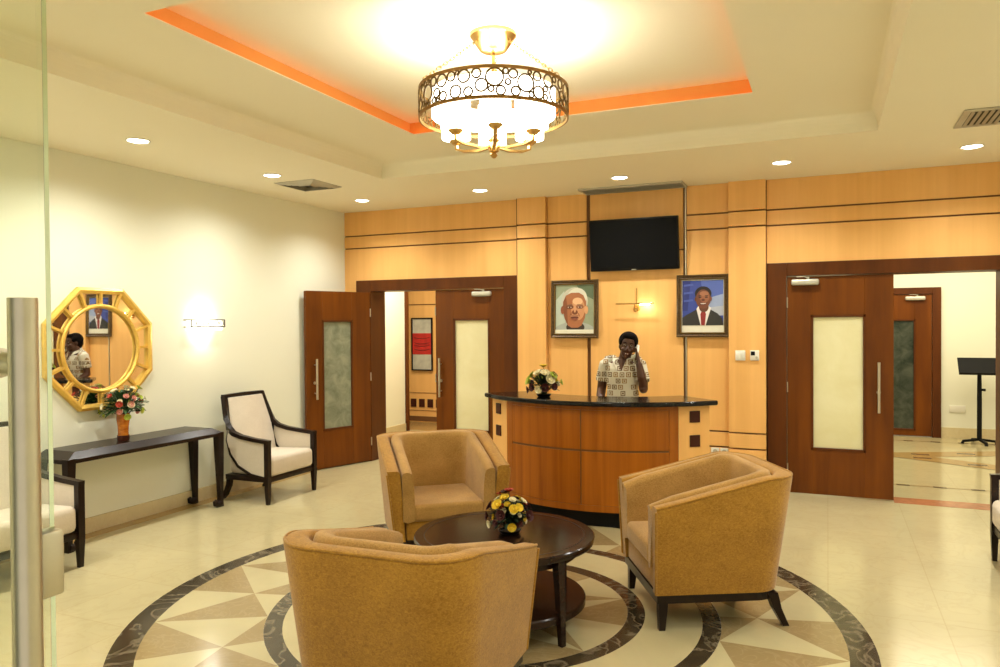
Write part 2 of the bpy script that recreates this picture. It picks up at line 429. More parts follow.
bmesh.ops.remove_doubles(f.bm, verts=f.bm.verts, dist=1e-4)
o = struct('floor', f, ['floor', 'inlay_light', 'inlay_dark', 'inlay_tan'], 'polished cream marble lobby floor with round inlaid star medallion', 'floor')
for p in o.data.polygons:
    if p.normal.z < 0: p.flip()
struct('trim_1', MB().box(XL + 0.02, XL + 0.15, YF, YB, -0.02, 0.002), 'border', 'brown marble border strip along the mirror wall floor edge', 'floor trim')
struct('baseboard_left', MB().box(XL, XL + 0.02, YF, YB, 0, 0.125, 0.003), 'skirt', 'tan marble skirting along the foot of the mirror wall', 'skirting')

# ------------------------------------------------------------------ walls
struct('wall_left', MB().box(XL - 0.15, XL, YF, YB + 0.1, 0, HC + 0.1), 'paint', 'cream painted wall carrying the octagonal gold mirror', 'wall')
struct('wall_right', MB().box(XR, XR + 0.15, YF, YB + 0.1, 0, HC + 0.1), 'paint', 'cream painted side wall behind the single white armchair', 'wall')
f = MB()
f.box(XL - .15, -1.05, YF - .15, YF, 0, HC + .1); f.box(1.05, XR + .15, YF - .15, YF, 0, HC + .1); f.box(-1.05, 1.05, YF - .15, YF, 2.5, HC + .1)
struct('wall_front', f, 'paint', 'cream painted entrance wall around the glass door opening', 'wall')

# back wall: dark backing with maple panels leaving groove lines
LD = (-5.39, -3.21, 2.24); LDI = (-5.18, -3.387, 2.105)       # left double door: frame outer, inner opening
RD = (-0.545, 1.62, 2.27); RDI = (-0.37, 1.425, 2.14)
w = MB(); w.mi = 1; T = 0.02
def backing(x0, x1, z0, z1): w.box(x0, x1, YB + T - 0.002, YB + 0.26, z0, z1)
backing(XL - .15, LD[0] + .05, 0, HC + .1); backing(LD[0] + .05, LD[1] - .05, LD[2] - .05, HC + .1); backing(LD[1] - .05, RD[0] + .05, 0, HC + .1)
backing(RD[0] + .05, RD[1] - .05, RD[2] - .05, HC + .1); backing(RD[1] - .05, XR + .15, 0, HC + .1)
w.mi = 0
G = 0.008
def panel(x0, x1, y, bands):
    for z0, z1 in bands: w.box(x0, x1, y, YB + T, z0, z1, 0.002, 1)
TOPB = [(2.80 + G, HC), (2.645 + G, 2.80 - G)]
LOWB = [(0.578 + G, 2.645 - G), (0.42 + G, 0.578 - G), (0, 0.42 - G)]
panel(XL, LD[0], YB, TOPB + [(0, 2.645 - G)])
panel(LD[0], -3.219, YB, TOPB + [(LD[2], 2.645 - G)])
panel(-3.206, -2.869, YB - 0.06, TOPB + LOWB)
w.mi = 1; w.box(-3.2135, -3.2055, YB - 0.0605, YB, 0, HC); w.mi = 0
panel(-2.863, -2.41, YB, TOPB + LOWB)
panel(-2.365, -1.37, YB - 0.015, [(2.45 + G, HC), (0.42 + G, 2.45 - G), (0, .42 - G)])
panel(-1.335, -0.919, YB, TOPB + LOWB)
panel(-0.913, -0.559, YB - 0.06, TOPB + LOWB)
panel(-0.553, RD[1], YB, TOPB + [(RD[2], 2.645 - G)])
panel(RD[1], XR, YB, TOPB + [(0, 2.645 - G)])
struct('wall_back', w, ['maple', 'groove'], 'maple panelled wall with dark groove lines behind the reception', 'wall')
struct('trim_2', MB().box(-1.352, -1.338, YB - 0.012, YB + 0.02, 0, HC, 0.002), 'steel', 'thin metal edge strip running up the maple wall beside the television', 'trim')

# door frames (mahogany linings through the wall)
def doorframe(name, O, I, label, depth=0.30):
    f = MB(); y0, y1 = YB - 0.035, YB + depth
    f.box(O[0], I[0], y0, y1, 0, O[2], 0.004); f.box(I[1], O[1], y0, y1, 0, O[2], 0.004); f.box(I[0], I[1], y0, y1, I[2], O[2], 0.004)
    return struct(name, f, 'frame', label, 'door frame')
doorframe('trim_3', LD, LDI, 'dark mahogany frame around the pair of doors beside the mirror wall')
doorframe('trim_4', RD, RDI, 'dark mahogany frame around the pair of doors by the wall switches')

# ------------------------------------------------------------------ ceiling
c = MB()
RX0, RX1, RY0, RY1 = -3.94, 0.34, 1.78, 6.20; OX0, OX1, OY0, OY1 = -3.08, -0.46, 2.70, 5.33
Z1, Z1b, Z2, Z3 = HC, 3.235, 3.241, 3.355; CV = 0.08
def frame_rects(mb, a, b, z):   # rectangle a minus hole b
    rect(mb, a[0], b[0], a[2], a[3], z); rect(mb, b[1], a[1], a[2], a[3], z); rect(mb, b[0], b[1], a[2], b[2], z); rect(mb, b[0], b[1], b[3], a[3], z)
frame_rects(c, (XL, XR, YF, YB + .1), (RX0, RX1, RY0, RY1), Z1)
def vert_ring(mb, b, z0, z1, n=1, cove=0.0):
    prev = None
    for i in range(n + 1):
        t = i / n; ins = cove * (1 - math.cos(t * PI / 2)); zz = z0 + (z1 - z0) * math.sin(t * PI / 2) if n > 1 else z0 + (z1 - z0) * t
        ring = [(b[0] + ins, b[2] + ins, zz), (b[1] - ins, b[2] + ins, zz), (b[1] - ins, b[3] - ins, zz), (b[0] + ins, b[3] - ins, zz)]
        if prev:
            for k in range(4): mb.poly([prev[k], prev[(k + 1) % 4], ring[(k + 1) % 4], ring[k]])
        prev = ring
RB = (RX0, RX1, RY0, RY1); OB = (OX0, OX1, OY0, OY1); KB = (OX0 - CV, OX1 + CV, OY0 - CV, OY1 + CV)
vert_ring(c, RB, Z1, Z1b, 6, 0.05)
RBi = (RX0 + .05, RX1 - .05, RY0 + .05, RY1 - .05)
frame_rects(c, RBi, OB, Z1b)
vert_ring(c, OB, Z1b, Z2)                 # lip of the light cove
frame_rects(c, KB, OB, Z2)                # ledge that carries the amber strip
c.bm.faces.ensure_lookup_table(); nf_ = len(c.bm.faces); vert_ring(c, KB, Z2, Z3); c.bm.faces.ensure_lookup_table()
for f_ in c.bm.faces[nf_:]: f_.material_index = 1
rect(c, KB[0], KB[1], KB[2], KB[3], Z3)
c.box(XL - .2, XR + .2, YF - .2, YB + .3, Z3 + .02, Z3 + .1)
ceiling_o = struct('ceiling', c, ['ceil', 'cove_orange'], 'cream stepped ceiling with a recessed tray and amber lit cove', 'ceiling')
# amber light strips lying on the ledge
lz = Z2 + 0.012
for nm, box, lab in (
    ('mirror side', (OX0 - .062, OX0 - .040, OY0 - .06, OY1 + .06), 'amber light strip in the ceiling cove on the mirror wall side'),
    ('desk side', (OX0 - .03, OX1 + .03, OY1 + .040, OY1 + .062), 'amber light strip in the ceiling cove on the reception desk side'),
    ('door side', (OX1 + .040, OX1 + .062, OY0 - .06, OY1 + .06), 'amber light strip in the ceiling cove on the switch plate side'),
    ('entrance side', (OX0 - .03, OX1 + .03, OY0 - .062, OY0 - .040), 'amber light strip in the ceiling cove on the entrance side')):
    s = MB(); s.box(box[0], box[1], box[2], box[3], Z2 + .001, Z2 + .009)
    obj('light_strip', s, 'led', ceiling_o, False, label=lab)

# downlights
def make_downlight(x, y, label):
    t = thing('downlight', label, 'ceiling light', (x, y, HC), 0, 'recessed round downlights')
    obj('trim_ring', MB().lathe([(0.062, -0.001), (0.085, -0.001), (0.088, -0.006), (0.080, -0.009), (0.072, -0.004), (0.062, -0.001)], n=32), 'white', t)
    obj('lamp_disc', MB().lathe([(0.0005, -0.016), (0.03, -0.0145), (0.055, -0.010), (0.074, -0.003), (0.0005, -0.002)], n=28), 'lamp', t)
    return t
for x, y, lab in DOWNLIGHTS: make_downlight(x, y, lab)

# square ceiling diffuser near the mirror wall and the slatted grille
t = thing('ceiling_vent', 'square louvred air vent in the ceiling near the mirror wall', 'vent', (-4.77, 6.15, HC))
v = MB()
for i in range(4):
    a = 0.235 - i * 0.052
    for dx, dy, ex, ey in ((-a, -a, a, -a), (a, -a, a, a), (a, a, -a, a), (-a, a, -a, -a)):
        p, q = Vector((dx, dy, 0)), Vector((ex, ey, 0)); inn = 0.80
        v.loft([[p, p * inn + Vector((0, 0, -0.018)), p * inn + Vector((0, 0, -0.022)), p + Vector((0, 0, -0.004))],
                [q, q * inn + Vector((0, 0, -0.018)), q * inn + Vector((0, 0, -0.022)), q + Vector((0, 0, -0.004))]])
obj('louvre_cone', v, 'vent', t, False)
obj('vent_back', MB().box(-.235, .235, -.235, .235, -0.003, -0.001), 'ventgap', t, False)
t = thing('ceiling_vent', 'slatted return air grille in the ceiling above the music stand doorway', 'vent', (1.09, 6.10, HC))
v = MB(); v.box(-.25, .25, -.25, -.205, -.012, -.001, .003); v.box(-.25, .25, .205, .25, -.012, -.001, .003); v.box(-.25, -.205, -.205, .205, -.012, -.001, .003); v.box(.205, .25, -.205, .205, -.012, -.001, .003)
obj('vent_frame', v, 'vent', t, False)
obj('vent_back', MB().box(-.22, .22, -.22, .22, -.004, -.001), 'ventgap', t, False)
v = MB()
for i in range(11):
    x = -.19 + i * .038
    v.box(-.010, .010, -.205, .205, -.0015, .0015, mtx=Matrix.Translation((x, 0, -.011)) @ Matrix.Rotation(0.7, 4, 'Y'))
obj('slat', v, 'vent', t, False)
# linear grille over the television
t = thing('ceiling_vent', 'long narrow air grille where the ceiling meets the wall over the television', 'vent', (-1.86, 7.72, HC))
v = MB(); v.box(-.54, .54, -.16, -.13, -.02, -.001); v.box(-.54, .54, .12, .15, -.02, -.001); v.box(-.54, -.515, -.13, .12, -.02, -.001); v.box(.515, .54, -.13, .12, -.02, -.001)
obj('vent_frame', v, 'vent', t, False)
v = MB()
for i in range(7): v.box(-.515, .515, -.014, .014, -.001, .001, mtx=Matrix.Translation((0, -.11 + i * .036, -.012)) @ Matrix.Rotation(0.9, 4, 'X'))
obj('slat', v, 'vent', t, False)
obj('vent_back', MB().box(-.53, .53, -.15, .14, -.003, -.001), 'ventgap', t, False)

# ------------------------------------------------------------------ doors
def make_leaf(name, label, loc, rz, wd, ht, hinge, glass, closer_x, glass_rect, handle_x, hz=(0.83, 1.30), arm=True):
    """local: hinge edge at x=0, leaf towards +x, faces -y"""
    t = thing(name, label, 'door', loc, rz, kind='structure')
    gx0, gx1, gz0, gz1 = glass_rect; th = 0.045
    f = MB()
    f.box(0, gx0, 0, th, 0.012, ht, .002, 1); f.box(gx1, wd, 0, th, 0.012, ht, .002, 1)
    f.box(gx0, gx1, 0, th, 0.012, gz0, .002, 1); f.box(gx0, gx1, 0, th, gz1, ht, .002, 1)
    obj('leaf', f, 'door', t, False)
    bd = MB(); e = .012
    for a in ((gx0 - e, gx0 + e, gz0 - e, gz1 + e), (gx1 - e, gx1 + e, gz0 - e, gz1 + e), (gx0 - e, gx1 + e, gz0 - e, gz0 + e), (gx0 - e, gx1 + e, gz1 - e, gz1 + e)):
        bd.box(a[0], a[1], -.006, th + .006, a[2], a[3], .003, 1)
    obj('glazing_bead', bd, 'frame', t, False)
    obj('glass_panel', MB().box(gx0, gx1, th * .35, th * .55, gz0, gz1), glass, t, False)
    for sd in ((-1,) if True else ()):
        h = MB(); y = -.055
        h.tube([(handle_x, y, hz[0]), (handle_x, y, hz[1])], 0.013, 14)
        for z in (hz[0] + .07, hz[1] - .07): h.tube([(handle_x, y, z), (handle_x, 0.0, z)], 0.008, 10)
        obj('handle', h, 'steel', t)
    k = MB(); k.tube([(handle_x, -.002, 1.02), (handle_x, -.014, 1.02)], .018, 16); obj('lock_cylinder', k, 'steel', t)
    if closer_x:
        cb = obj('door_closer', MB().box(closer_x[0], closer_x[1], -.062, 0, ht - .085, ht - .025, .018, 3), 'silver', t)
        mid = (closer_x[0] * .4 + closer_x[1] * .6)
        a = MB(); a.bar([(mid, -.035, ht - .015), (mid - .03, -.075, ht - .004), (mid - .10, -.05, ht - .002)], .020, .007); a.tube([(mid, -.035, ht - .03), (mid, -.035, ht - .005)], .013, 12)
        obj('closer_arm', a, 'silver', cb)
    for z in (.25, 1.05, ht - .25):
        obj('hinge', MB().tube([(0.0, -.006, z - .05), (0.0, -.006, z + .05)], .007, 8), 'steel', t)
    return t
# leaf standing open against the mirror wall (turned 110 degrees)
GR = (.235, .66, .49, 1.75)
dv = Vector((-5.50, 6.99, 0)) - Vector((-5.185, 7.86, 0))
make_leaf('door_1', 'mahogany door leaf standing open against the mirror wall with mottled grey glass', (-5.185, 7.86, 0), math.atan2(dv.y, dv.x), .905, 2.09, 0, 'frost_dark',
          None, (.27, .68, .46, 1.74), .80)
for o_ in [o for o in bpy.data.objects if o.parent and o.parent.name == 'door_1']:   # its far face shows: handle on the other side
    o_.data.transform(Matrix.Scale(-1, 4, (0, 1, 0))); o_.data.flip_normals()
# closed leaf of the same pair: hinge on its own side; mirrored by building from its free edge
def make_leaf_right(name, label, x0, x1, ht, glass, gr, handle_x, closer_x, hz):
    t = make_leaf(name, label, (x0, YB - .005, 0), 0, x1 - x0, ht, 0, glass, closer_x, gr, handle_x, hz)
    return t
make_leaf_right('door_2', 'closed mahogany door leaf with cream frosted glass beside the reception desk', -4.285, -3.392, 2.095, 'frost', (.245, .695, .44, 1.745), .07, (.50, .74), (.83, 1.29))
make_leaf_right('door_3', 'closed mahogany door leaf with cream frosted glass beside the wall switches', -0.365, 0.565, 2.13, 'frost', (.225, .685, .455, 1.745), .805, (.04, .29), (.83, 1.305))

# ------------------------------------------------------------------ rooms behind
# corridor behind the left doors
CX = -6.15
struct('floor_2', MB().box(-7.6, -2.9, YB + 0.001, 13.0, -.02, -.001), 'floor', 'cream marble floor of the corridor behind the doors beside the mirror wall', 'floor')
struct('trim_5', MB().box(-7.6, -3.0, 10.45, 11.3, -.02, .002), 'border', 'dark brown marble band on the corridor floor under the red picture', 'floor trim')
struct('wall_corridor', MB().box(CX - .12, CX, YB + .26, 10.3, 0, HC), 'paint', 'white corridor wall seen through the opened doors', 'wall')
struct('baseboard_corridor', MB().box(CX, CX + .015, YB + .3, 10.3, 0, .12), 'skirt', 'tan skirting on the white corridor wall', 'skirting')
struct('trim_6', MB().box(CX - .12, CX + .05, 10.3, 10.35, 0, HC, .004), 'frame', 'dark wood upright at the end of the white corridor wall', 'door frame')
pw = MB(); pw.mi = 0; pw.box(-7.6, -2.9, 11.32, 11.45, 0, HC)
for z0, z1 in ((0.02, .10), (.20, .205), (.505, .51), (2.02, 2.035)): pw.mi = 1; pw.box(-7.6, -2.9, 11.31, 11.33, z0, z1)
for k in range(16):
    x = -7.3 + k * .165; pw.mi = 2; pw.box(x, x + .105, 11.305, 11.33, .26, .40)
pw.mi = 1; pw.box(-6.70, -6.69, 11.31, 11.33, .5, HC); pw.box(-6.11, -6.095, 11.31, 11.33, .5, HC)
struct('wall_hall', pw, ['maple', 'groove', 'square'], 'maple panelled corridor wall with dark square inlays behind the red picture', 'wall')
struct('wall_passage', MB().box(-2.95, -2.85, YB + .26, 13, 0, HC), 'paint', 'cream wall closing the corridor behind the reception', 'wall')
struct('wall_passage', MB().box(-7.7, -7.6, YB + .26, 13, 0, HC), 'paint', 'cream wall at the hidden end of the corridor', 'wall')
struct('ceiling_2', MB().box(-7.6, -2.9, YB + .26, 13, HC - .05, HC + .05), 'ceil', 'cream corridor ceiling behind the doors beside the mirror wall', 'ceiling')
# art panel
t = thing('wall_picture', 'framed picture with a red band between grey bands on corridor wall', 'picture', (-6.395, 11.30, .89))
fr = MB(); W_, H_ = .41, .91
for a in ((-W_/2, -W_/2 + .022, 0, H_), (W_/2 - .022, W_/2, 0, H_), (-W_/2 + .022, W_/2 - .022, 0, .022), (-W_/2 + .022, W_/2 - .022, H_ - .022, H_)): fr.box(a[0], a[1], -.03, 0, a[2], a[3], .002, 1)
obj('picture_frame', fr, 'black', t, False)
ca = MB(); ca.mi = 0; ca.box(-.184, .184, -.014, 0, .022, .28); ca.box(-.184, .184, -.014, 0, .645, .888)
ca.mi = 1; ca.box(-.184, .184, -.018, 0, .28, .645)
ca.mi = 2
for z in (.36, .43, .47, .56): ca.tube([(-.15, -.019, z + .012), (-.05, -.019, z - .008), (.06, -.019, z - .006), (.15, -.019, z + .014)], .006, 6)
M['art_grey'] = plain('art_grey', (0.52, 0.50, 0.40), 0.7, 0, .15, 9); M['art_red'] = plain('art_red', (0.50, 0.02, 0.012), 0.6, 0, .25, 9); M['art_dark'] = plain('art_dark_red', (.16, .012, .008), .6)
obj('canvas', ca, ['art_grey', 'art_red', 'art_dark'], t, False)

# hall behind the right doors
HY = 12.45
fl = MB(); fl.mi = 0; fl.box(-2.8, 5.0, YB + .001, HY, -.02, -.001)
struct('floor_3', fl, 'floor', 'cream marble floor of the hall with the music stand', 'floor')
struct('trim_7', MB().box(.567, RDI[1], YB - .06, YB + .19, -.02, .0025), 'redstrip', 'red marble threshold strip under the open doorway', 'floor trim')
inl = MB(); inl.mi = 0
def strip(p, q, wd, z=.002):
    p, q = Vector((*p, z)), Vector((*q, z)); d = (q - p).normalized(); n = Vector((-d.y, d.x, 0)) * wd / 2
    inl.poly([p - n, q - n, q + n, p + n])
strip((-1.6, 9.55), (3.2, 11.75), .34); strip((-1.6, 11.95), (3.2, 9.35), .34, .0026)
strip((-1.2, 8.72), (3.6, 8.72), .02); strip((-1.2, 11.95), (3.6, 11.95), .02)
inl.mi = 1
for k in range(14):
    x = -1.0 + k * .33
    strip((x, 8.72), (x + .12, 8.72), .045, .0034); strip((x, 11.95), (x + .12, 11.95), .06, .0034)
for k in range(10):
    u = k / 9; a = Vector((-1.6, 9.55)).lerp(Vector((3.2, 11.75)), u); bq = Vector((-1.6, 11.95)).lerp(Vector((3.2, 9.35)), u)
    for c0 in (a, bq): strip((c0.x - .10, c0.y), (c0.x + .10, c0.y), .10, .0034)
struct('trim_8', inl, ['border', 'inlay_brown'], 'crossed brown bands and dark dashes inlaid in the hall floor', 'floor trim')
struct('wall_hall_back', MB().box(-2.8, 5.0, HY, HY + .15, 0, HC), 'paint', 'cream hall wall behind the music stand', 'wall')
struct('baseboard_hall', MB().box(1.50, 5.0, HY - .015, HY, 0, .15), 'skirt', 'tan skirting on the hall wall behind the music stand', 'skirting')
struct('wall_hall_side', MB().box(-2.85, -2.75, YB + .26, HY, 0, HC), 'paint', 'cream hall side wall behind the reception', 'wall')
struct('wall_hall_end', MB().box(5.0, 5.1, YB + .26, HY, 0, HC), 'paint', 'cream hall side wall beyond the doorway', 'wall')
struct('ceiling_3', MB().box(-2.8, 5.0, YB + .26, HY + .1, HC - .05, HC + .05), 'ceil', 'cream ceiling of the hall with the music stand', 'ceiling')
ff = MB(); ff.box(1.385, 1.495, HY - .05, HY + .02, 0, 2.17, .003); ff.box(.3, .41, HY - .05, HY + .02, 0, 2.17, .003); ff.box(.41, 1.385, HY - .05, HY + .02, 2.075, 2.17, .003)
struct('trim_9', ff, 'frame', 'mahogany frame of the single door across the hall', 'door frame')
t = make_leaf('door_4', 'closed mahogany door with dark green glass across the hall', (.415, HY - .03, 0), 0, .965, 2.07, 0, 'glass_green', (.62, .88), (.42, .745, .10, 1.70), .10, (.9, 1.3))
tag(obj('wall_plate', MB().box(-.10, .10, -.012, 0, -.05, .05, .004), 'white', loc=(1.70, HY - .002, .42)), 'white blank socket plate low on the hall wall', 'socket')

# music stand
t = thing('music_stand', 'black music stand with tilted desk in the hall doorway', 'music stand', (1.90, 12.0, 0))
ds = MB(); mt = Matrix.Translation((-.01, -.02, 1.06)) @ Matrix.Rotation(math.radians(-38), 4, 'X')
ds.box(-.245, .245, -.010, .006, -.14, .14, .003, 1, mtx=mt); ds.box(-.245, .245, -.05, .0, -.145, -.128, .003, 1, mtx=mt)
obj('desk', ds, 'blackmat', t, False)
obj('pole', MB().tube([(0, 0, .06), (0, 0, .62), (0, .01, 1.05)], [.030, .030, .024], 12), 'blackmat', t)
obj('clamp_knob', MB().tube([(.02, -.01, .74), (.065, -.03, .74)], .018, 10), 'blackmat', t)
for k in range(4):
    a = PI / 4 * 0.3 + k * PI / 2
    obj('leg', MB().bar([(0, 0, .06), (.20 * math.cos(a), .20 * math.sin(a), .035), (.215 * math.cos(a), .215 * math.sin(a), .0)], .035, .03), 'blackmat', t, False)

# ------------------------------------------------------------------ reception desk
DC = Vector((-1.885, 7.34, 0)); RBODY = 1.365
def DP(r, deg, z): a = math.radians(deg); return Vector((DC.x + r * math.sin(a), DC.y - r * math.cos(a), z))
def arcslab(mb, r0, r1, a0, a1, z0, z1, n=None):
    n = n or max(2, int(abs(a1 - a0) / 2)); rings = []
    for i in range(n + 1):
        a = a0 + (a1 - a0) * i / n
        rings.append([DP(r0, a, z0), DP(r1, a, z0), DP(r1, a, z1), DP(r0, a, z1)])
    return mb.loft(rings)
t = thing('reception_desk', 'curved reception desk with cherry front and black stone top', 'reception desk', (0, 0, 0))
cb = MB(); arcslab(cb, RBODY - .10, RBODY - .014, -34, 34, .13, 1.01); arcslab(cb, RBODY - .014, RBODY - .006, -30.5, 30.5, .19, .965)
obj('front_carcass', cb, 'groove', t)
fp = MB(); g = .22
arcslab(fp, RBODY - .014, RBODY, -34, -30.7, .13, 1.01); arcslab(fp, RBODY - .014, RBODY, 30.7, 34, .13, 1.01)
arcslab(fp, RBODY - .014, RBODY, -30.7, 30.7, .975, 1.01); arcslab(fp, RBODY - .014, RBODY, -30.7, 30.7, .13, .182)
obj('front_border', fp, 'cherry', t)
for a0, a1 in ((-30.6, -g), (g, 30.6)):
    for z0, z1 in ((.184, .628), (.645, .973)):
        obj('front_panel', arcslab(MB(), RBODY - .012, RBODY - .001, a0, a1, z0, z1), 'cherry', t)
for sgn in (-1, 1):
    po = obj('end_post', arcslab(MB(), RBODY - .14, RBODY + .004, sgn * 34, sgn * 46, .13, 1.01), 'maple', t)
    for z in (.87, .67):
        sm = MB(); arcslab(sm, RBODY - .02, RBODY + .014, sgn * 38.1, sgn * 41.9, z, z + .095, 3); obj('inlay_square', sm, 'square', po, False)
obj('plinth', arcslab(MB(), RBODY - .14, RBODY - .045, -45.5, 45.5, 0.0, .13), 'black', t)
ct = MB(); arcslab(ct, RBODY - .42, RBODY + .075, -47.5, 47.5, 1.01, 1.05, 40)
bmesh.ops.recalc_face_normals(ct.bm, faces=ct.bm.faces)
o = obj('counter_top', ct, 'granite', t); md = o.modifiers.new('bevel', 'BEVEL'); md.width = .012; md.segments = 3; md.limit_method = 'ANGLE'
obj('work_surface', arcslab(MB(), RBODY - .40, RBODY - .11, -40, 40, .70, .73), 'cherry', t)

# ------------------------------------------------------------------ wall-hung things by the desk
def BW(x, z, d): return (x, YB - d, z)
t = thing('tv', 'black flat screen television mounted high on the maple wall', 'television', BW(-1.865, 2.515, .02))
tm = Matrix.Translation((0, -.10, 0)) @ Matrix.Rotation(math.radians(7), 4, 'X')
obj('tv_body', MB().box(-.47, .47, -.018, .035, -.272, .272, .008, 2, mtx=tm), 'black', t)
obj('tv_screen', MB().box(-.452, .452, -.0205, -.017, -.245, .254, mtx=tm), 'screen', t, False)
obj('wall_bracket', MB().box(-.14, .14, .03, .105, -.13, .13, mtx=tm), 'blackmat', t, False)
obj('logo_plate', MB().box(-.025, .025, -.0215, -.017, -.266, -.258, mtx=tm), 'silver', t, False)

def pic_frame(t, w_, h_, fw_):
    f = MB()
    prof = [(0, 0), (.0, -.022), (.25, -.032), (.55, -.02), (.8, -.028), (1.0, -.014), (1.0, 0)]
    rings = []
    for sx, sz in ((-1, -1), (1, -1), (1, 1), (-1, 1)):
        rings.append([Vector((sx * (w_ / 2 - a * fw_), d, sz * (h_ / 2 - a * fw_))) for a, d in prof])
    f.loft(rings, True, False, True)
    o = obj('picture_frame', f, 'frame_bronze', t, False)
    inn = MB(); q = fw_ * .72
    rings = []
    for sx, sz in ((-1, -1), (1, -1), (1, 1), (-1, 1)):
        rings.append([Vector((sx * (w_ / 2 - q), -.024, sz * (h_ / 2 - q))), Vector((sx * (w_ / 2 - q - .006), -.031, sz * (h_ / 2 - q - .006))), Vector((sx * (w_ / 2 - q - .012), -.024, sz * (h_ / 2 - q - .012)))])
    inn.loft(rings, True, False, True); obj('gilt_line', inn, 'bronze', o, False)
tt = NT('carved_dark_frame'); wv = tt.n('ShaderNodeTexVoronoi', i_Scale=70.0); tt.l(tt.coord(), wv.inputs['Vector'])
M['frame_bronze'] = tt.set(base=tt.ramp(wv.outputs['Distance'], [(0.1, (.035, .02, .008)), (0.6, (.12, .07, .025))]), rough=.4, metal=.3)
PICC = {}
def pm(c):
    k = 'print_%02x%02x%02x' % c
    if k not in M: M[k] = plain('print_ink_%d' % len(M), lin(*c)[:3], 0.45, var=.03, scale=25)
    return k
class Print:
    """a printed sheet: flat colour shapes, each a hair above the last"""
    def __init__(s): s.mb = MB(); s.mats = []; s.y = -.010
    def use(s, c):
        k = pm(c)
        if k not in s.mats: s.mats.append(k)
        s.mb.mi = s.mats.index(k); s.y -= .0003
    def poly(s, c, pts): s.use(c); s.mb.poly([(x, s.y, z) for x, z in pts]); return s
    def ell(s, c, x, z, a, b, rot=0, n=28, a0=0, a1=360):
        s.use(c); ca, sa = math.cos(rot), math.sin(rot); P = []
        full = abs(a1 - a0) >= 360
        for i in range(n if full else n + 1):
            q = math.radians(a0 + (a1 - a0) * i / n); u, v = a * math.cos(q), b * math.sin(q)
            P.append((x + u * ca - v * sa, s.y, z + u * sa + v * ca))
        s.mb.poly(P); return s
    def clip(s, w_, h_):   # trim to the sheet
        for co, no in (((w_ / 2, 0, 0), (1, 0, 0)), ((-w_ / 2, 0, 0), (-1, 0, 0)), ((0, 0, h_ / 2), (0, 0, 1)), ((0, 0, -h_ / 2), (0, 0, -1))):
            bmesh.ops.bisect_plane(s.mb.bm, geom=s.mb.bm.verts[:] + s.mb.bm.edges[:] + s.mb.bm.faces[:], plane_co=co, plane_no=no, clear_outer=True)
    def build(s, name, par):
        o = obj(name, s.mb, s.mats, par, False)
        for p in o.data.polygons:
            if p.normal.y > 0: p.flip()
        return o
# grey haired man, face filling the sheet
t = thing('framed_portrait', 'framed close-up photo of a white-haired man on the maple wall', 'picture', BW(-2.543, 1.847, .020), group='framed portraits over the desk')
t.rotation_euler = (math.radians(-2), 0, 0); pic_frame(t, .54, .635, .052)
sw, sh = .44, .535
p = Print(); p.poly((214, 208, 180), [(-.22, -.2675), (.22, -.2675), (.22, .2675), (-.22, .2675)])
p.poly((150, 158, 128), [(-.215, -.222), (.215, -.222), (.215, .262), (-.215, .262)])
p.poly((96, 112, 84), [(.02, .262), (.215, .262), (.215, .10), (.10, .16)]); p.poly((186, 196, 178), [(-.215, .1), (-.12, .2), (-.1, -.2), (-.215, -.2)])
p.ell((168, 172, 160), 0, -.26, .25, .12); p.ell((196, 192, 172), 0, .085, .152, .152); p.ell((218, 214, 194), .03, .13, .11, .10)
p.ell((60, 46, 38), .01, -.20, .105, .06); p.poly((168, 104, 64), [(-.075, -.18), (-.035, -.205), (.04, -.205), (.08, -.18), (.118, -.10), (.134, 0), (.132, .08), (.10, .15), (.05, .178), (-.04, .178), (-.10, .15), (-.132, .08), (-.134, 0), (-.115, -.10)]); p.poly((136, 80, 48), [(-.075, -.18), (-.115, -.10), (-.134, 0), (-.132, .08), (-.10, .15), (-.085, .05), (-.08, -.06)]); p.ell((206, 146, 100), .040, .0, .078, .125); p.ell((230, 182, 136), .035, .085, .058, .040)
p.ell((122, 70, 44), -.055, .024, .044, .026); p.ell((158, 100, 66), .062, .024, .044, .024); p.ell((214, 196, 170), -.055, .020, .022, .006); p.ell((220, 204, 180), .062, .020, .022, .006); p.ell((44, 24, 18), -.055, .020, .010, .007); p.ell((44, 24, 18), .062, .020, .010, .007); p.ell((130, 92, 66), -.056, .046, .036, .006, .1); p.ell((150, 112, 82), .062, .046, .036, .006, -.1)
p.ell((122, 66, 40), .005, -.035, .034, .026); p.ell((214, 156, 110), .006, .005, .014, .045); p.poly((132, 78, 50), [(-.04, -.045), (-.055, -.08), (-.05, -.085), (-.03, -.05)]); p.poly((150, 92, 60), [(.05, -.045), (.065, -.08), (.06, -.085), (.04, -.05)]); p.ell((170, 116, 82), .0, -.075, .05, .012); p.ell((104, 48, 36), .004, -.095, .046, .012); p.ell((150, 84, 60), .004, -.112, .038, .010)
p.ell((146, 84, 52), -.135, -.01, .022, .045); p.ell((216, 160, 112), .135, -.01, .022, .045)
p.poly((228, 224, 200), [(-.22, -.2675), (.22, -.2675), (.22, -.225), (-.22, -.225)])
p.clip(sw, sh); p.build('photo_print', t)
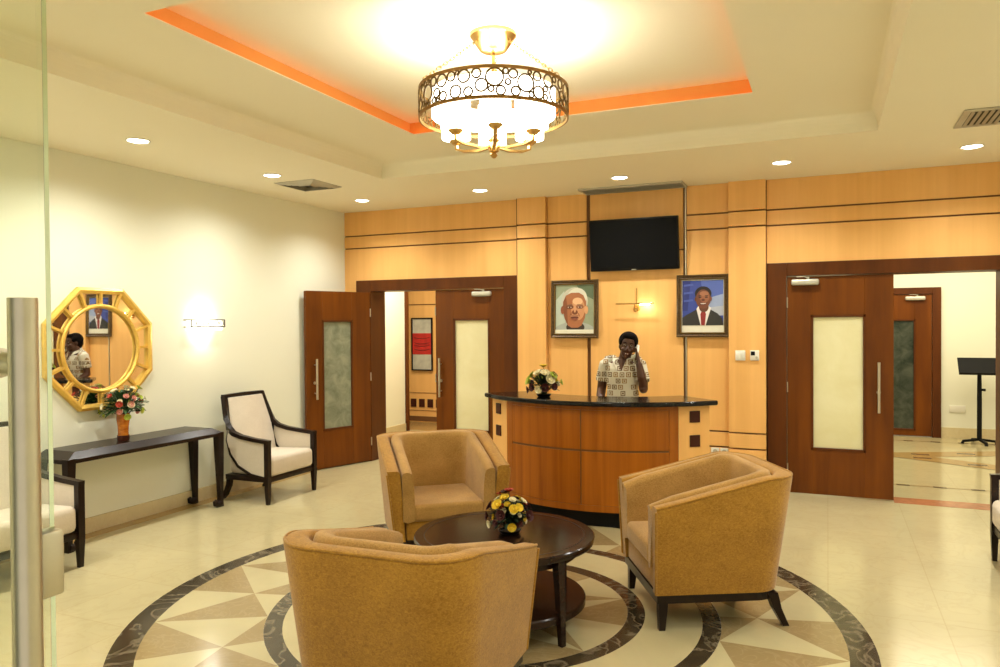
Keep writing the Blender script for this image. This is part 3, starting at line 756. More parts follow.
# smiling man in a dark suit
t = thing('framed_portrait', 'framed photo of a smiling man in dark suit and red tie', 'picture', BW(-1.172, 1.86, .020), group='framed portraits over the desk')
t.rotation_euler = (math.radians(-2), 0, 0); pic_frame(t, .525, .64, .05)
p = Print(); p.poly((226, 222, 200), [(-.22, -.275), (.22, -.275), (.22, .275), (-.22, .275)])
p.poly((52, 70, 150), [(-.205, -.20), (.205, -.20), (.205, .262), (-.205, .262)])
p.poly((84, 104, 178), [(-.02, .262), (.205, .262), (.205, .05), (.03, -.02)]); p.poly((150, 164, 196), [(.06, .08), (.205, .12), (.205, -.06), (.04, -.08)])
p.poly((176, 180, 190), [(.05, -.02), (.205, 0), (.205, -.1), (.05, -.1)]); p.poly((38, 50, 120), [(-.205, .262), (-.12, .262), (-.15, -.05), (-.205, -.05)])
for z in (.2, .12, .04): p.poly((70, 90, 168), [(-.19, z), (-.09, z + .01), (-.1, z + .03), (-.19, z + .02)])
p.poly((44, 42, 40), [(-.205, -.20), (-.205, -.12), (-.16, -.09), (-.06, -.035), (0, -.10), (.075, -.035), (.15, -.08), (.195, -.13), (.205, -.20)])
p.poly((226, 222, 216), [(-.062, -.03), (-.02, -.20), (.03, -.20), (.085, -.02), (.05, -.0), (-.04, -.0)])
p.poly((140, 34, 30), [(-.012, -.06), (.026, -.06), (.034, -.085), (.022, -.20), (-.014, -.20), (-.022, -.085)])
p.ell((96, 54, 34), .012, -.015, .048, .05); p.ell((22, 16, 14), .005, .125, .083, .075); p.ell((112, 64, 42), .006, .07, .074, .098); p.ell((148, 92, 62), .02, .09, .048, .06); p.ell((164, 108, 76), .015, .125, .045, .025)
p.ell((34, 18, 14), -.026, .088, .015, .006); p.ell((34, 18, 14), .038, .088, .015, .006); p.ell((28, 16, 12), -.026, .103, .018, .004); p.ell((28, 16, 12), .038, .103, .018, .004)
p.ell((96, 50, 34), .006, .06, .018, .012); p.ell((76, 28, 24), .006, .026, .034, .014, 0, 24, 180, 360); p.ell((226, 218, 206), .006, .027, .028, .009, 0, 24, 180, 360)
p.ell((96, 54, 36), -.07, .07, .010, .022); p.ell((120, 70, 48), .082, .07, .010, .022)
p.clip(.44, .55); p.build('photo_print', t)

# brass picture light between the portraits
t = thing('wall_light', 'slim brass bar light on the maple wall above the receptionist', 'wall light', BW(-1.857, 1.86, .015))
obj('light_bar', MB().tube([(-.20, -.10, .035), (.20, -.10, .035)], .009, 10), 'brass', t)
obj('back_plate', MB().lathe([(.002, 0), (.034, 0), (.034, .012), (.026, .03), (.002, .03)], n=20, mtx=Matrix.Rotation(PI / 2, 4, 'X'), c=(0, -.0, -.015)), 'brass', t)
obj('stem', MB().tube([(0, -.02, -.01), (0, -.06, .0), (0, -.10, .035)], .008, 8), 'brass', t)
obj('upright', MB().tube([(0, -.012, .03), (0, -.012, .20)], .006, 8), 'brass', t)
obj('lamp_tube', MB().tube([(.05, -.085, .026), (.16, -.085, .026)], .007, 10), 'lamp', t)
point('picture_light_lamp', (-1.757, YB - .115, 1.875), 1.3, r=.03)

# switch plates
t = thing('light_switch', 'white square light switch plate on the maple pilaster', 'switch', BW(-.800, 1.358, .062))
obj('plate', MB().box(-.048, .048, -.012, 0, -.05, .05, .004), 'white', t); 
for x in (-.018, .018): obj('rocker', MB().box(x - .014, x + .014, -.017, -.010, -.03, .03, .003), 'white', t)
t = thing('thermostat', 'white thermostat with dark display beside the light switch', 'thermostat', BW(-.664, 1.36, .062))
obj('plate', MB().box(-.043, .043, -.02, 0, -.05, .05, .006), 'white', t); obj('display', MB().box(-.036, .004, -.0215, -.018, .0, .04, .001), 'black', t, False); obj('dial_button', MB().lathe([(.001, 0), (.012, 0), (.012, .006), (.001, .006)], n=16, mtx=Matrix.Rotation(PI / 2, 4, 'X'), c=(.02, -.018, -.02)), 'vent', t)
for x, lab in ((-1.055, 'white wall socket low on the maple panel, beside the reception desk end'), (-.965, 'white wall socket low on the maple panel, beside the pilaster')):
    t = thing('wall_socket', lab, 'socket', BW(x, .375, .0), group='low wall sockets by the desk')
    obj('plate', MB().box(-.04, .04, -.012, 0, -.035, .035, .004), 'white', t)
    obj('socket_face', MB().lathe([(.001, 0), (.02, 0), (.022, .004), (.001, .004)], n=16, mtx=Matrix.Rotation(PI / 2, 4, 'X'), c=(0, -.011, 0)), 'vent', t)

# ------------------------------------------------------------------ mirror and sconce on the mirror wall
MY, MZ = 4.405, 1.512
t = thing('wall_mirror', 'octagonal gold mirror with round centre ring above the console', 'mirror', (XL, MY, MZ))
def MP(r, deg, x): a = math.radians(deg); return Vector((x, r * math.cos(a), r * math.sin(a)))
RC = .505 / math.cos(PI / 8)
rings = []
for k in range(8):
    a = 22.5 + 45 * k
    rings.append([MP(RC, a, .002), MP(RC, a, .035), MP(RC - .025, a, .045), MP(RC - .05, a, .035), MP(RC - .055, a, .012), MP(RC - .055, a, .002)])
f = MB(); f.loft(rings, True, False, True); obj('outer_frame', f, 'gold', t, False)
f = MB(); f.tube([MP(.355, 360 * i / 64, .03) for i in range(64)], .017, 10, closed=True); obj('ring_frame', f, 'gold', t)
for k in range(16):
    a = 22.5 * k; rr = (.505 / math.cos(math.radians(((a + 22.5) % 45) - 22.5))) - .03
    obj('divider_bar', MB().bar([MP(.36, a, .026), MP(rr, a, .026)], .020, .022, (1, 0, 0)), 'gold', t, False)
f = MB(); f.loft([[MP(RC - .03, 22.5 + 45 * k, x) for k in range(8)] for x in (.004, .010)]); obj('mirror_glass', f, 'mirror', t, False)

t = thing('wall_sconce', 'lit oblong wall sconce with ring pattern band on cream wall', 'wall light', (XL, 5.516, 1.70))
bw, bh, bd = .42, .105, .10
f = MB()
for z in (-.015, .052):
    f.tube([(.0, -bw / 2, z), (bd, -bw / 2, z), (bd, bw / 2, z), (.0, bw / 2, z)], .006, 8)
for y in (-bw / 2, bw / 2): f.tube([(bd, y, -.015), (bd, y, .052)], .006, 8)
rnd = random.Random(3); y = -bw / 2 + .02
while y < bw / 2 - .02:
    r = rnd.choice((.012, .018, .024)); f.torus((bd, y + r * .8, .018 + rnd.uniform(-.008, .008)), r, .003, 'x', 16, 6); y += r * 1.7
obj('metal_band', f, 'dark_wire', t)
obj('glass_shade', MB().box(.012, bd - .012, -bw / 2 + .012, bw / 2 - .012, -.05, .046, .01, 2), 'sconce', t)
obj('back_plate', MB().box(0, .01, -bw / 2 + .04, bw / 2 - .04, -.045, .045, .002), 'silver', t)
point('sconce_lamp', (XL + .09, 5.516, 1.80), 1.5, (1, .96, .85), .04); point('sconce_lamp', (XL + .09, 5.516, 1.60), 1.5, (1, .96, .85), .04)

# ------------------------------------------------------------------ console table
t = thing('console_table', 'long dark wenge console table against the cream wall', 'console table', (-5.385, 4.61, 0))
L2, D2, HT = .79, .19, .745
ct = MB()
ct.loft([[(-D2 - .0, -L2, .665), (D2, -L2, .665), (D2, L2, .665), (-D2, L2, .665)], [(-D2, -L2, .695), (D2, -L2, .695), (D2, L2, .695), (-D2, L2, .695)],
         [(-D2, -L2 + .10, HT), (D2 - .055, -L2 + .10, HT), (D2 - .055, L2 - .10, HT), (-D2, L2 - .10, HT)]])
obj('table_top', ct, 'wenge', t, False)
for sx in (-1, 1):
    for sy in (-1, 1):
        x, y = sx * (D2 - .032), sy * (L2 - .035)
        l = MB(); rings = []
        for z, wd in ((.70, .068), (.5, .060), (.25, .048), (.07, .040), (.0, .046)):
            h = wd / 2; yo = y + sy * (.034 - h); rings.append([(x - h, yo - h, z), (x + h, yo - h, z), (x + h, yo + h, z), (x - h, yo + h, z)])
        l.loft(rings)
        lg = obj('leg', l, 'wenge', t, False)
        s = MB(); yy = y + sy * .015
        s.tube([(x, yy, .035), (x, yy - sy * .035, .028), (x, yy - sy * .06, .036), (x, yy - sy * .068, .058), (x, yy - sy * .055, .066)], [.034, .034, .028, .020, .012], 10)
        obj('scroll_foot', s, 'wenge', lg)

# ------------------------------------------------------------------ flowers
def flower(mb, c, r, d, n=7, layers=3):
    """rosette of cupped petals facing d"""
    d = Vector(d).normalized(); u = d.orthogonal().normalized(); w_ = d.cross(u); c = Vector(c)
    for L in range(layers):
        rr = r * (1 - .27 * L); tilt = .25 + .38 * L
        for k in range(n - L):
            a = 2 * PI * k / (n - L) + L * .5; rad = u * math.cos(a) + w_ * math.sin(a); tan = d.cross(rad)
            rows = []
            for q, wd in ((.0, .12), (.4, .44), (.75, .5), (1.0, .26)):
                p = c + rad * rr * q * math.cos(tilt) + d * rr * (q ** 1.6) * math.sin(tilt + .25)
                rows.append([p - tan * rr * wd + d * rr * .07, p, p + tan * rr * wd + d * rr * .07])
            V = [[mb.bm.verts.new(p) for p in row] for row in rows]
            for i in range(3):
                for j in range(2):
                    fc = mb.bm.faces.new((V[i][j], V[i][j + 1], V[i + 1][j + 1], V[i + 1][j])); fc.material_index = mb.mi
    mb.ell(c + d * r * .25, r * .34, r * .34, r * .34, 8, 6)
    return mb
def leafblade(mb, c, d, ln, wd, droop=.3):
    d = Vector(d).normalized(); sd = d.cross(Vector((0, 0, 1))); sd = sd.normalized() if sd.length > .01 else Vector((1, 0, 0)); c = Vector(c)
    rows = []
    for q, w_ in ((0, .12), (.3, .5), (.65, .42), (1, .04)):
        p = c + d * ln * q - Vector((0, 0, droop * ln * q * q)); rows.append([p - sd * wd * w_, p + Vector((0, 0, -.15 * wd)), p + sd * wd * w_])
    V = [[mb.bm.verts.new(p) for p in row] for row in rows]
    for i in range(3):
        for j in range(2): mb.bm.faces.new((V[i][j], V[i][j + 1], V[i + 1][j + 1], V[i + 1][j])).material_index = mb.mi
def sph(az, el): return Vector((math.cos(el) * math.cos(az), math.cos(el) * math.sin(az), math.sin(el)))
def bouquet(name, label, loc, rad, hz, flowers, nleaf, leafmat, seed, base=None, squash=1.0, z0=0.0):
    t = thing(name, label, 'flowers', loc)
    rnd = random.Random(seed)
    st = MB(); lf = MB()
    for k in range(nleaf):
        az, el = rnd.uniform(0, 2 * PI), rnd.uniform(-.25, 1.4); d = sph(az, el); r = rad * rnd.uniform(.05, .72)
        leafblade(lf, Vector((d.x * r, d.y * r, z0 + max(.02, hz * .34 + d.z * r * squash))), d, rad * rnd.uniform(.3, .5), rad * rnd.uniform(.13, .22))
    obj('foliage', lf, leafmat, t)
    for m_, az, el, rr, fr in flowers:
        d = sph(math.radians(az), math.radians(el)); p = Vector((d.x * rad * rr, d.y * rad * rr, z0 + hz * .32 + d.z * hz * .68 * rr))
        obj('flower', flower(MB(), p, fr, d), m_, t)
        st.tube([(0, 0, z0 - .01 if base is None else z0), p * .5 + Vector((0, 0, (z0 + hz * .2) * .5)), p], .003, 5)
    obj('stems', st, 'leaf2', t)
    return t
# vase and bouquet on the console
VX, VY = -5.385, 4.463
v = MB(); v.lathe([(.002, 0), (.043, 0), (.046, .02), (.040, .07), (.043, .12), (.052, .18), (.050, .215), (.053, .225), (.047, .225), (.043, .18), (.035, .12), (.032, .07), (.036, .03), (.002, .028)], n=28)
t = tag(obj('flower_vase', v, 'vase', loc=(VX, VY, HT)), 'orange glass vase standing on the dark console table', 'vase')
obj('vase_foot', MB().lathe([(.002, .0005), (.045, .0005), (.0485, .018), (.0465, .045), (.044, .045), (.044, .02), (.002, .02)], n=28), 'square', t)
FL = []
rn = random.Random(5)
for k in range(46):
    FL.append((rn.choice(['fl_pink', 'fl_cream', 'fl_cream', 'fl_pink', 'fl_red', 'fl_lime', 'fl_cream']), rn.uniform(0, 360), rn.uniform(-25, 80), rn.uniform(.75, 1.06), rn.uniform(.018, .030)))
bouquet('flower_bouquet', 'mixed pink and cream bouquet standing in the orange vase', (VX, VY, HT + .19), .185, .27, FL, 170, 'leaf', 11, base=1, squash=.8)
# arrangement on the reception counter
FL = [('fl_yellow', -80, 88, 1.15, 0.041), ('fl_cream', -60, 55, .95, 0.043), ('fl_cream', -115, 60, .9, 0.043), ('fl_cream', -40, 30, .85, 0.046), ('fl_lime', -165, 40, .95, 0.046), ('fl_lime', -140, 22, 1.0, 0.043), ('fl_lime', -20, 42, .95, 0.041),
      ('fl_cream', -92, -5, .8, 0.035), ('fl_wine', -75, 72, .95, 0.030), ('fl_wine', -30, 5, .95, 0.035), ('fl_wine', -150, -8, .95, 0.035), ('fl_wine', -120, 2, .85, 0.038), ('fl_wine', -65, 2, .8, 0.038), ('fl_wine', 0, 45, 1.0, 0.030), ('fl_lime', 10, 15, 1.1, 0.030),
      ('fl_cream', 90, 40, .9, 0.041), ('fl_yellow', 60, 20, .9, 0.038), ('fl_lime', 130, 25, .9, 0.041), ('fl_wine', 160, 10, .9, 0.035), ('fl_cream', 190, 60, .9, 0.038)]
def counter_bowl(): return MB().lathe([(.002, 0), (.05, 0), (.060, .010), (.066, .022), (.060, .022), (.052, .011), (.002, .010)], n=24)
FC = DP(RBODY - .15, -19.5, 1.05)
o = obj('flower_bowl', counter_bowl(), 'black', loc=(FC.x, FC.y, 1.0505)); tag(o, 'low dark bowl under the lime and cream flowers on the counter', 'bowl')
rn = random.Random(4)
for k in range(18): FL.append((rn.choice(['fl_wine', 'fl_lime', 'fl_cream', 'fl_lime']), rn.uniform(0, 360), rn.uniform(-10, 70), rn.uniform(.7, .95), rn.uniform(.018, .028)))
bouquet('flower_bouquet', 'lime, cream and wine flower arrangement on the black counter top', (FC.x, FC.y, 1.062), .140, .225, FL, 150, 'leaf2', 21)

# ------------------------------------------------------------------ coffee table
TC = Vector((-1.70, 3.93, 0)); TR, TH = .515, .50
t = thing('coffee_table', 'round dark wood coffee table with lower shelf between tan armchairs', 'coffee table', (TC.x, TC.y, 0))
obj('table_top', MB().lathe([(.002, TH - .045), (TR - .02, TH - .045), (TR - .008, TH - .040), (TR, TH - .02), (TR, TH - .006), (TR - .006, TH), (.002, TH)], n=72), 'walnut', t)
obj('rim_line', MB().lathe([(TR - .062, TH - .002), (TR - .056, TH - .002), (TR - .056, TH + .0008), (TR - .062, TH + .0008), (TR - .062, TH - .002)], n=72), 'wenge', t)
obj('apron', MB().lathe([(.40, TH - .10), (.42, TH - .10), (.42, TH - .04), (.40, TH - .04), (.40, TH - .10)], n=56), 'walnut', t)
obj('shelf', MB().lathe([(.002, .11), (.455, .11), (.462, .118), (.462, .150), (.455, .158), (.002, .158)], n=64), 'walnut', t)
for k in range(4):
    a = math.radians(-27 + 90 * k); c0 = Vector((math.cos(a), math.sin(a), 0)); tn = Vector((-c0.y, c0.x, 0)); l = MB(); rings = []
    for z, r, wd in ((TH - .042, .445, .050), (.3, .455, .042), (0, .470, .030)):
        h = wd / 2; rings.append([c0 * (r - h) - tn * h + Vector((0, 0, z)), c0 * (r + h) - tn * h + Vector((0, 0, z)), c0 * (r + h) + tn * h + Vector((0, 0, z)), c0 * (r - h) + tn * h + Vector((0, 0, z))])
    obj('leg', l.loft(rings), 'walnut', t, False)
FP = Vector((-1.665, 3.93, TH))
tag(obj('flower_bowl', counter_bowl(), 'black', loc=(FP.x, FP.y, TH + .0005)), 'low dark bowl under the yellow and wine flowers on the coffee table', 'bowl')
FL = [('fl_yellow', -112, 42, .98, .034), ('fl_yellow', -98, 66, 1.0, .028), ('fl_yellow', -55, 34, .98, .028), ('fl_yellow', -38, 36, 1.0, .026), ('fl_yellow', -62, -6, 1.0, .026), ('fl_wine', -160, 30, 1.0, .032), ('fl_wine', -150, 8, 1.0, .03), ('fl_wine', -20, 14, 1.15, .032), ('fl_wine', -95, 20, .85, .03),
      ('fl_red', -85, 86, 1.15, .028), ('fl_wine', -130, 80, 1.1, .03), ('fl_red', 170, 62, 1.1, .024), ('fl_cream', -165, 56, .95, .024), ('fl_cream', -130, -6, 1.0, .024), ('fl_cream', -50, 62, .95, .022), ('fl_yellow', 80, 40, .95, .03), ('fl_wine', 40, 30, .95, .03), ('fl_wine', 120, 30, .95, .03), ('fl_cream', 10, 50, .95, .024)]
rn = random.Random(9)
for k in range(22): FL.append((rn.choice(['fl_wine', 'fl_wine', 'fl_cream', 'fl_yellow', 'fl_red']), rn.uniform(0, 360), rn.uniform(-12, 70), rn.uniform(.7, .95), rn.uniform(.014, .022)))
bouquet('flower_bouquet', 'yellow and wine flower arrangement on the dark round coffee table', (FP.x, FP.y, TH + .02), .125, .20, FL, 240, 'leaf2', 31)

# ------------------------------------------------------------------ tan tub armchairs (local: facing +x)
def make_tub(label, loc, rz):
    t = thing('tub_armchair', label, 'armchair', loc, rz, 'tan tub armchairs')
    # U path from one arm front round the back to the other
    def path(hw, front, back, rad, n=8):
        P = [(front, -hw)]; 
        for i in range(1, 6): P.append((front + (back + rad - front) * i / 5, -hw))
        for i in range(1, n + 1):
            a = -PI / 2 - PI / 2 * i / n; P.append((back + rad + rad * math.cos(a), -hw + rad + rad * math.sin(a)))
        for i in range(1, 6): P.append((back, (-hw + rad) + 2 * (hw - rad) * i / 5))
        for i in range(1, n + 1):
            a = PI - PI / 2 * i / n; P.append((back + rad + rad * math.cos(a), hw - rad + rad * math.sin(a)))
        for i in range(1, 6): P.append((back + rad + (front - back - rad) * i / 5, hw))
        return P
    zt = lambda x: .695 + .15 * max(0, min(1, (.36 - x) / .62)) ** 1.0
    ob, ot = path(.365, .365, -.345, .15), path(.418, .378, -.440, .20)
    ib, it_ = path(.295, .365, -.27, .10), path(.330, .378, -.345, .14)
    rings = []
    for a, b, c_, d in zip(ob, ot, ib, it_):
        z = zt(b[0]); A = Vector((*a, .205)); B = Vector((*b, z)); Cc = Vector((*c_, .205)); D = Vector((*d, z))
        q = (B - A).normalized(); nrm = (D - B); w_ = nrm.length; nrm.normalize()
        r = min(.022, w_ * .4)
        rings.append([A, A.lerp(B, .5), B - q * r, B - q * r * .3 + nrm * r * .3, B + nrm * r, D - nrm * r, D - Vector((0, 0, r * .3)) - nrm * r * .3, D - Vector((0, 0, r)), Cc])
    sh = MB(); sh.loft(rings); obj('outer_shell', sh, 'fab_out', t, True, 50)
    pp = MB(); pp.tube([r_[3] + Vector((0, 0, .002)) for r_ in rings], .0065, 8)
    pp.tube([Vector((a[0] + .004, a[1], .21)) .lerp(Vector((b[0] + .004, b[1], zt(b[0]) - .02)), q) for q in (0, .5, 1) for a, b in ((ob[0], ot[0]),)], .0065, 8)
    pp.tube([Vector((a[0] + .004, a[1], .21)) .lerp(Vector((b[0] + .004, b[1], zt(b[0]) - .02)), q) for q in (0, .5, 1) for a, b in ((ob[-1], ot[-1]),)], .0065, 8)
    obj('piping', pp, 'fab_out', t)
    # inner padding follows the shell: arm pads and back pad
    oI, oJ = path(.318, .372, -.335, .13), path(.245, .372, -.262, .09)
    npt = len(oI)
    def pad(i0, i1, zb):
        rr = []
        for i in range(i0, i1 + 1):
            (x0, y0), (x1, y1) = oI[i], oJ[i]; end = i in (0, npt - 1)
            z = zt(x0) + .010 - (.022 if end else 0); A = Vector((x0, y0, 0)); B = Vector((x1, y1, 0)); q = (B - A)
            P = lambda u, zz: A + q * u + Vector((.012 if end and 0 < u < 1 else 0, 0, zz))
            rr.append([P(0, z - .03), P(.10, z - .008), P(.32, z), P(.62, z - .002), P(.88, z - .012), P(1.0, z - .04), P(1.12, .56), P(1.18, zb), P(.5, zb - .01), P(.1, zb)])
        return MB().loft(rr)
    obj('arm_pad', pad(0, 9, .345), 'fab_in', t, True, 60); obj('arm_pad', pad(npt - 10, npt - 1, .345), 'fab_in', t, True, 60)
    obj('back_pad', pad(9, npt - 10, .345), 'fab_in', t, True, 60)
    obj('seat_cushion', MB().box(-.24, .376, -.243, .243, .335, .455, .030, 4), 'fab_in', t, True, 60)
    obj('seat_rail', MB().box(-.30, .352, -.29, .29, .205, .335, .012, 2), 'fab_out', t)
    fr = MB(); P = path(.350, .358, -.335, .14)
    fr.loft([[Vector((x, y, z)) for x, y in P] for z in (.155, .206)]); obj('base_frame', fr, 'wenge', t, False)
    obj('under_panel', MB().prism([(x * .985, y * .985, .162) for x, y in P], (0, 0, .03)), 'wenge', t, False)  # unseen board added to deepen the shadow beneath the chair
    for sx, sy in ((1, -1), (1, 1), (-1, -1), (-1, 1)):
        l = MB(); rings4 = []
        for z, wd, k in ((.19, .055, 0), (.10, .046, .35), (0, .034, 1)):
            h = wd / 2; x = (.318 if sx > 0 else -.29) + (-.075 * k if sx < 0 else .008 * k); y = sy * (.31 + .008 * k)
            rings4.append([(x - h, y - h, z), (x + h, y - h, z), (x + h, y + h, z), (x - h, y + h, z)])
        obj('leg', l.loft(rings4), 'wenge', t, False)
    return t
tub = make_tub('tan tub armchair with its back to the glass door, before the coffee table', (-1.625, 2.775, 0), math.radians(92.5))
tub.scale = (1.02, 1.04, 1.0)
dup(tub, (-.705, 4.575, 0), math.radians(208), 'tan tub armchair side-on between coffee table and closed door by the switches')
dup(tub, (-2.645, 4.91, 0), math.radians(-51), 'tan tub armchair facing the coffee table, behind it beside the reception desk')

# ------------------------------------------------------------------ white lounge armchairs (local: facing +x)
def make_lounge(label, loc, rz):
    t = thing('lounge_armchair', label, 'armchair', loc, rz, 'white armchairs along the walls')
    for sy in (-1, 1):
        fl = MB(); rings = []
        for z, wx, wy in ((.60, .045, .05), (.30, .045, .05), (.20, .045, .048), (0, .030, .032)):
            x, y = .30, sy * .345; rings.append([(x - wx / 2, y - wy / 2, z), (x + wx / 2, y - wy / 2, z), (x + wx / 2, y + wy / 2, z), (x - wx / 2, y + wy / 2, z)])
        obj('front_leg', fl.loft(rings), 'wenge', t, False)
        rl = MB(); rl.bar([(-.20, sy * .30, .24), (-.215, sy * .30, .14), (-.26, sy * .30, .05), (-.31, sy * .30, 0)], [.045, .042, .038, .034], [.05, .048, .042, .036], (1, 0, .3)); obj('rear_leg', rl, 'wenge', t, False)
        ar = MB(); ar.bar([(.325, sy * .345, .592), (.15, sy * .343, .605), (-.02, sy * .335, .625), (-.13, sy * .325, .652), (-.195, sy * .315, .70), (-.235, sy * .305, .78), (-.275, sy * .278, .90), (-.305, sy * .262, 1.0)], .05, [.034, .034, .036, .040, .044, .044, .042, .040], (-.3, 0, 1))
        obj('arm_rail', ar, 'wenge', t, True, 50)
        cv = MB(); cv.bar([(-.19, sy * .318, .69), (-.205, sy * .322, .58), (-.16, sy * .328, .45), (-.06, sy * .335, .34), (.10, sy * .34, .27), (.29, sy * .345, .245)], .030, .026, (1, 0, 1)); obj('side_curve_rail', cv, 'wenge', t, True, 50)
        sp = MB(); pts = [(.285, .592), (.15, .60), (-.02, .62), (-.13, .648), (-.185, .69), (-.20, .58), (-.155, .45), (-.055, .345), (.10, .275), (.285, .25)]
        sp.prism([(x, sy * (.318 + .02 * (x + .2)), z) for x, z in pts], (0, sy * .022, 0)); obj('side_panel', sp, 'white_fab', t, False)
    obj('top_rail', MB().bar([(-.305, -.28, .995), (-.312, 0, 1.0), (-.305, .28, .995)], .042, .040), 'wenge', t, False)
    obj('seat_rail', MB().box(-.22, .31, -.345, .345, .205, .255, .004), 'wenge', t)
    sc = MB(); sc.box(-.20, .325, -.318, .318, .255, .445, .045, 5)
    for v in sc.bm.verts:
        if v.co.z > .35: v.co.z += .018 * math.cos(v.co.y / .32 * PI / 2) * math.cos((v.co.x - .06) / .28 * PI / 2) - .02 * (.325 - v.co.x) / .5
    obj('seat_cushion', sc, 'white_fab', t, True, 60)
    bk = MB(); rings = []
    for x, z, hw in ((-.155, .36, .30), (-.185, .56, .295), (-.225, .74, .28), (-.262, .88, .258), (-.288, .982, .242)):
        rings.append([Vector((x + .035, -hw + .02, z)), Vector((x + .045, 0, z)), Vector((x + .035, hw - .02, z)), Vector((x, hw, z)), Vector((x - .035, hw - .01, z)), Vector((x - .04, 0, z)), Vector((x - .035, -hw + .01, z)), Vector((x, -hw, z))])
    obj('back_cushion', bk.loft(rings), 'white_fab', t, True, 60)
    return t
lo = make_lounge('white armchair with dark wood frame between console table and opened door', (-5.14, 5.93, 0), 0)
dup(lo, (-5.14, 3.30, 0), 0, 'white armchair with dark wood frame seen through the glass door, beside the console')
dup(lo, (1.375, 5.87, 0), PI, 'white armchair with dark frame cut off at the picture edge before the music stand doorway')

# ------------------------------------------------------------------ chandelier
CHC = Vector((-1.755, 3.95, 0))
t = thing('chandelier', 'brass drum chandelier with ring lattice and lit frosted shades', 'chandelier', (CHC.x, CHC.y, Z3))
D = lambda z: z - Z3
obj('canopy', MB().lathe([(.002, D(3.250)), (.06, D(3.252)), (.078, D(3.260)), (.125, D(3.330)), (.134, D(3.338)), (.134, D(3.354)), (.002, D(3.354))], n=40), 'brass', t)
obj('stem', MB().tube([(0, 0, D(3.28)), (0, 0, D(2.74))], .010, 12), 'brass', t)
RR, ZT, ZB = .425, 3.03, 2.872
for z in (ZT, ZB):
    r = MB(); r.lathe([(RR - .004, D(z - .009)), (RR + .004, D(z - .009)), (RR + .004, D(z + .009)), (RR - .004, D(z + .009)), (RR - .004, D(z - .009))], n=80)
    obj('drum_rim', r, 'bronze', t)
rnd = random.Random(12); circ = []; Lc = 2 * PI * RR; Hh = ZT - ZB - .018
def ok(s_, z, r):
    for a, b, q in circ:
        ds_ = abs(s_ - a); ds_ = min(ds_, Lc - ds_)
        if math.hypot(ds_, z - b) < r + q + .001: return False
    return True
for r, tries in ((.046, 400), (.033, 900), (.024, 2500), (.015, 5000), (.010, 4000)):
    lim = {.046: 11, .033: 20, .024: 34, .015: 30, .010: 12}[r]; cnt = 0
    for _ in range(tries):
        z = rnd.uniform(r, Hh - r); s_ = rnd.uniform(0, Lc)
        if rnd.random() < .5: z = rnd.choice((r, Hh - r))
        if ok(s_, z, r): circ.append((s_, z, r)); cnt += 1
        if cnt >= lim: break
lat = MB()
for s_, z, r in circ:
    pts = []; n = 20 if r > .02 else 14
    for i in range(n):
        a = 2 * PI * i / n; th = (s_ + r * math.cos(a)) / RR; pts.append((RR * math.cos(th), RR * math.sin(th), D(ZB + .009 + z + r * math.sin(a))))
    lat.tube(pts, .0052, 6, closed=True)
obj('diffuser_drum', MB().lathe([(.352, D(2.882)), (.355, D(2.882)), (.355, D(3.022)), (.352, D(3.022)), (.352, D(2.882))], n=64), 'diffuser', t)
obj('ring_lattice', lat, 'lattice', t)
hub = MB(); hub.lathe([(.002, D(2.645)), (.012, D(2.65)), (.022, D(2.664)), (.012, D(2.676)), (.030, D(2.685)), (.034, D(2.72)), (.026, D(2.735)), (.034, D(2.75)), (.018, D(2.77)), (.002, D(2.775))], n=24)
obj('hub', hub, 'brass', t)
for k in range(6):
    a = math.radians(56 + 60 * k); c0 = Vector((math.cos(a), math.sin(a), 0))
    ar = MB(); pts = [c0 * .02 + Vector((0, 0, D(2.715))), c0 * .10 + Vector((0, 0, D(2.700))), c0 * .20 + Vector((0, 0, D(2.708))), c0 * .247 + Vector((0, 0, D(2.725))), c0 * .25 + Vector((0, 0, D(2.765)))]
    arm = obj('arm', ar.bar(pts, .022, .014), 'brass', t, True, 50)
    obj('candle_cup', MB().lathe([(.002, D(2.752)), (.022, D(2.752)), (.040, D(2.768)), (.043, D(2.776)), (.002, D(2.776))], n=20, c=c0 * .25), 'brass', arm)
    obj('lamp_shade', MB().lathe([(.078, D(2.785)), (.084, D(2.785)), (.084, D(3.02)), (.078, D(3.02)), (.078, D(2.785))], n=28, c=c0 * .25), 'shade', arm)
    obj('candle_tube', MB().lathe([(.002, D(2.775)), (.017, D(2.775)), (.017, D(2.86)), (.002, D(2.865))], n=12, c=c0 * .25), 'white', arm)
for k in range(3):
    a = math.radians(110 + 120 * k); p0 = Vector((.085 * math.cos(a), .085 * math.sin(a), D(3.315))); p1 = Vector((RR * math.cos(a), RR * math.sin(a), D(ZT + .01))); ch = MB()
    n = 17; d = (p1 - p0).normalized(); L_ = (p1 - p0).length / n
    for i in range(n):
        c0 = p0.lerp(p1, (i + .5) / n); u = d.cross(Vector((0, 0, 1))).normalized(); w_ = d.cross(u); v_ = u if i % 2 else w_
        ch.tube([c0 + d * (L_ * .72 * math.cos(2 * PI * q / 12)) + v_ * (.008 * math.sin(2 * PI * q / 12)) for q in range(12)], .0028, 5, closed=True)
    obj('chain', ch, 'bronze', t)

